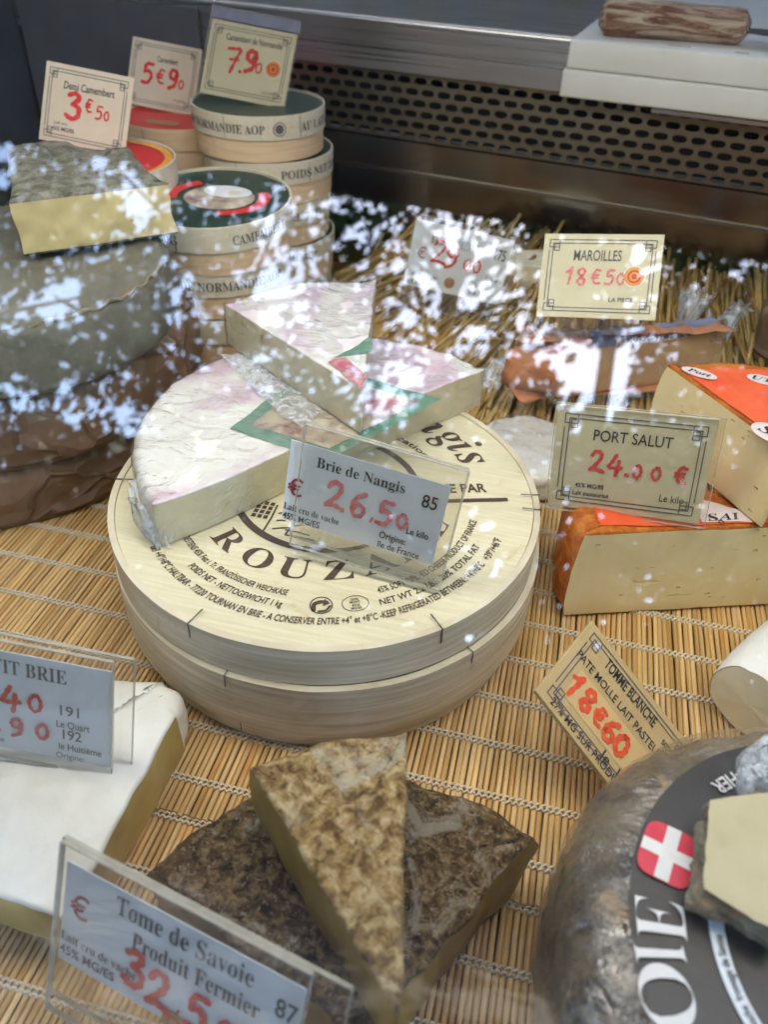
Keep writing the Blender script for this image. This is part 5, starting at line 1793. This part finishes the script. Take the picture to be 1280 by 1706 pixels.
r, w, h = sign_root('portsalut', 'price_sign', 'cream price card reading PORT SALUT 24.00 in a clear sleeve')
c = cream_card(r, w, h, 'cream')
sheet('clear_sleeve', r, -w / 2 - 0.001, w / 2 + 0.003, -h / 2 - 0.001, h / 2 + 0.0015, 0.0016, 0.0007)
c.text('PORT SALUT', 0.50, 0.305, 0.105, 'ink', 'plain', 0.50, weight=0.006)
c.hand([('2', 0.25, 0.60, 0.20, 0.20), ('4', 0.37, 0.62, 0.20, 0.20), ('.', 0.48, 0.61, 0.2, 0.24), ('0', 0.53, 0.62, 0.13, 0.24), ('0', 0.65, 0.62, 0.13, 0.24), ('E', 0.80, 0.63, 0.17, 0.20)])
c.text('45% MG/ES', 0.17, 0.775, 0.042, 'ink', 'bold', 0.19, 'l')
c.text('Lait pasteurisé', 0.16, 0.855, 0.042, 'ink', 'bold', 0.24, 'l')
c.text('Le kilo', 0.88, 0.82, 0.07, 'ink', 'plain', 0.155, 'r')

r, w, h = sign_root('meaux', 'price_sign', 'white paper price card reading 29.00 in clear plastic in the straw')
v, f = box_vf(-w / 2, w / 2, -h / 2, h / 2, -0.0006, 0.0)
obj('card', v, f, M['paper'], r)
c = Card(r, -w / 2, h / 2, w, h, 0.0003)
c.text('BRIE DE MEAUX', 0.44, 0.30, 0.12, 'greyink', 'serif', 0.50)
c.text('175', 0.90, 0.34, 0.16, 'greyink', 'bold', 0.11)
c.text('€', 0.12, 0.55, 0.16, 'darkred', 'plain')
c.hand([('2', 0.23, 0.58, 0.36, 0.14), ('9', 0.36, 0.62, 0.36, 0.15), ('0', 0.56, 0.60, 0.19, 0.2), ('0', 0.66, 0.60, 0.19, 0.2)])
c.text('Lait cru de vache', 0.03, 0.84, 0.075, 'greyink', 'serif', 0.30, 'l')
c.text('45% MG/ES', 0.03, 0.97, 0.075, 'greyink', 'bold', 0.20, 'l')
c.text('Le kilo', 0.93, 0.68, 0.075, 'greyink', 'bold', 0.12, 'r')
c.text('Origine:', 0.66, 0.80, 0.08, 'greyink', 'bold', 0.14, 'l')
c.text('Ile de France', 0.66, 0.93, 0.08, 'greyink', 'bold', 0.23, 'l')
c.disc(0.46, 0.83, 0.055, BAOP)
sheet('clear_holder', r, -w / 2 - 0.001, w / 2 + 0.004, -h / 2 - 0.016, h / 2 + 0.004, 0.0010, 0.0010)

r, w, h = sign_root('nangis', 'price_sign', 'clear stand with white card reading Brie de Nangis 26,50 on the printed lid')
# the card slipped a little out of the holder to the left
pw, ph = 0.0790, 0.0440
px0, py0 = -w / 2 - 0.0068, h / 2 - 0.0112
v, f = box_vf(px0, px0 + pw, py0 - ph, py0, -0.0016, -0.0011)
obj('card', v, f, M['paper'], r)
c = Card(r, px0, py0, pw, ph, -0.0008)
c.text('Brie de Nangis', 0.46, 0.23, 0.125, 'ink', 'serif', 0.56)
c.text('85', 0.90, 0.32, 0.155, 'ink', 'plain', 0.095, weight=0.012)
c.text('€', 0.065, 0.66, 0.21, 'darkred', 'plain', weight=0.006)
c.hand([('2', 0.27, 0.66, 0.33, 0.20), ('6', 0.43, 0.68, 0.31, 0.20), (',', 0.56, 0.66, 0.3, 0.10), ('5', 0.60, 0.68, 0.30, 0.22), ('0', 0.73, 0.66, 0.19, 0.26)], 'palered')
c.text('Lait cru de vache', 0.005, 0.86, 0.085, 'ink', 'serif', 0.37, 'l')
c.text('45% MG/ES', 0.005, 0.98, 0.08, 'ink', 'bold', 0.25, 'l')
c.text('Le kilo', 0.94, 0.70, 0.085, 'ink', 'plain', 0.14, 'r', weight=0.012)
c.text('Origine:', 0.64, 0.85, 0.085, 'ink', 'plain', 0.17, 'l', weight=0.012)
c.text('Ile de France', 0.64, 0.975, 0.085, 'ink', 'plain', 0.27, 'l', weight=0.012)
sheet('clear_front', r, -w / 2, w / 2, -h / 2, h / 2, 0.0006, 0.0014)
sheet('clear_back', r, -w / 2 - 0.002, w / 2 - 0.001, -h / 2 + 0.002, h / 2 - 0.001, -0.0040, 0.0014)
sheet('holder_foot', r, -w / 2, w / 2, -h / 2, -h / 2 + 0.0014, -0.030, 0.0255, edge=False)

r, w, h = sign_root('petit', 'price_sign', 'clear stand with white card reading PETIT BRIE 191 Le Quart at left')
v, f = box_vf(-w / 2 + 0.001, w / 2 - 0.0015, -h / 2 + 0.003, h / 2 - 0.0075, -0.0016, -0.0011)
obj('card', v, f, M['paper'], r)
c = Card(r, -w / 2, h / 2, w, h, -0.0008)
c.text('PETIT BRIE', 0.58, 0.29, 0.115, 'greyink', 'serif', 0.42)
c.hand([('7', 0.35, 0.60, 0.19, 0.18), (',', 0.46, 0.60, 0.2, 0.1), ('4', 0.50, 0.60, 0.21, 0.20), ('0', 0.62, 0.57, 0.15, 0.22), ('3', 0.36, 0.82, 0.17, 0.16), (',', 0.47, 0.80, 0.2, 0.1), ('9', 0.53, 0.82, 0.16, 0.2), ('0', 0.65, 0.80, 0.14, 0.24)])
c.text('191', 0.80, 0.555, 0.085, 'greyink', 'bold', 0.085)
c.text('Le Quart', 0.815, 0.665, 0.06, 'greyink', 'plain', 0.15, weight=0.012)
c.text('192', 0.81, 0.765, 0.085, 'greyink', 'bold', 0.085)
c.text('le Huitième', 0.845, 0.865, 0.06, 'greyink', 'plain', 0.195, weight=0.012)
c.text('Origine:', 0.80, 0.945, 0.055, 'greyink', 'plain', 0.13)
c.text('Lait cru de vache', 0.36, 0.90, 0.05, 'greyink', 'serif', 0.28)
sheet('clear_front', r, -w / 2, w / 2, -h / 2, h / 2, 0.0006, 0.0014)
sheet('clear_back', r, -w / 2 + 0.004, w / 2 + 0.007, -h / 2 + 0.002, h / 2 - 0.001, -0.0045, 0.0014)

r, w, h = sign_root('savoie', 'price_sign', 'clear stand with white card reading Tome de Savoie 32,50 in the near left corner')
v, f = box_vf(-w / 2 + 0.001, w / 2 - 0.002, -h / 2 + 0.0215, h / 2 - 0.0100, -0.0016, -0.0011)
obj('card', v, f, M['paper'], r)
c = Card(r, -w / 2, h / 2, w, h, -0.0008)
c.text('Tome de Savoie', 0.52, 0.27, 0.105, 'greyink', 'serif', 0.56)
c.text('Produit Fermier', 0.58, 0.415, 0.095, 'greyink', 'serif', 0.52)
c.text('€', 0.085, 0.42, 0.13, 'darkred', 'plain', weight=0.006)
c.hand([('3', 0.30, 0.62, 0.20, 0.24), ('2', 0.41, 0.66, 0.20, 0.24), (',', 0.53, 0.62, 0.16, 0.1), ('5', 0.57, 0.66, 0.20, 0.22), ('0', 0.70, 0.65, 0.14, 0.24)])
c.text('Lait cru de vache', 0.015, 0.585, 0.052, 'greyink', 'serif', 0.34, 'l')
c.text('45% MG/ES', 0.015, 0.665, 0.052, 'greyink', 'bold', 0.25, 'l')
c.text('87', 0.93, 0.34, 0.10, 'greyink', 'bold', 0.08)
c.disc(0.53, 0.70, 0.05, BAOP)
sheet('clear_front', r, -w / 2, w / 2, -h / 2, h / 2, 0.0006, 0.0018)
sheet('clear_back', r, -w / 2 - 0.004, w / 2 + 0.012, -h / 2, h / 2 - 0.004, -0.0050, 0.0016)

r, w, h = sign_root('blanche', 'price_sign', 'beige price card reading TOMME BLANCHE tilted against the big brown tomme')
c = cream_card(r, w, h, 'beige', thick=0.0026)
c.rect(0.13, 0.47, 0.97, 0.80, 'patch', 'price_strip')
c.text('TOMME BLANCHE', 0.45, 0.235, 0.115, 'ink', 'bold', 0.46)
c.text('50% MG', 0.92, 0.27, 0.055, 'ink', 'bold', 0.15, 'r')
c.text('PATE MOLLE LAIT PASTEURISE', 0.055, 0.415, 0.085, 'ink', 'plain', 0.84, 'l', weight=0.004)
c.hand([('1', 0.12, 0.76, 0.25, 0.22), ('8', 0.225, 0.74, 0.22, 0.28), ('8', 0.23, 0.74, 0.22, 0.16), ('E', 0.34, 0.73, 0.18, 0.26), ('6', 0.43, 0.75, 0.22, 0.26), ('0', 0.53, 0.75, 0.21, 0.28)], 'orange')
c.text('le', 0.54, 0.91, 0.10, 'ink', 'plain', None, weight=0.01)
c.text('kg', 0.68, 0.91, 0.10, 'ink', 'plain', None, weight=0.01)
c.text('27% MG SUR PRODUIT FINI', 0.10, 0.965, 0.075, 'ink', 'plain', 0.74, 'l', weight=0.004)
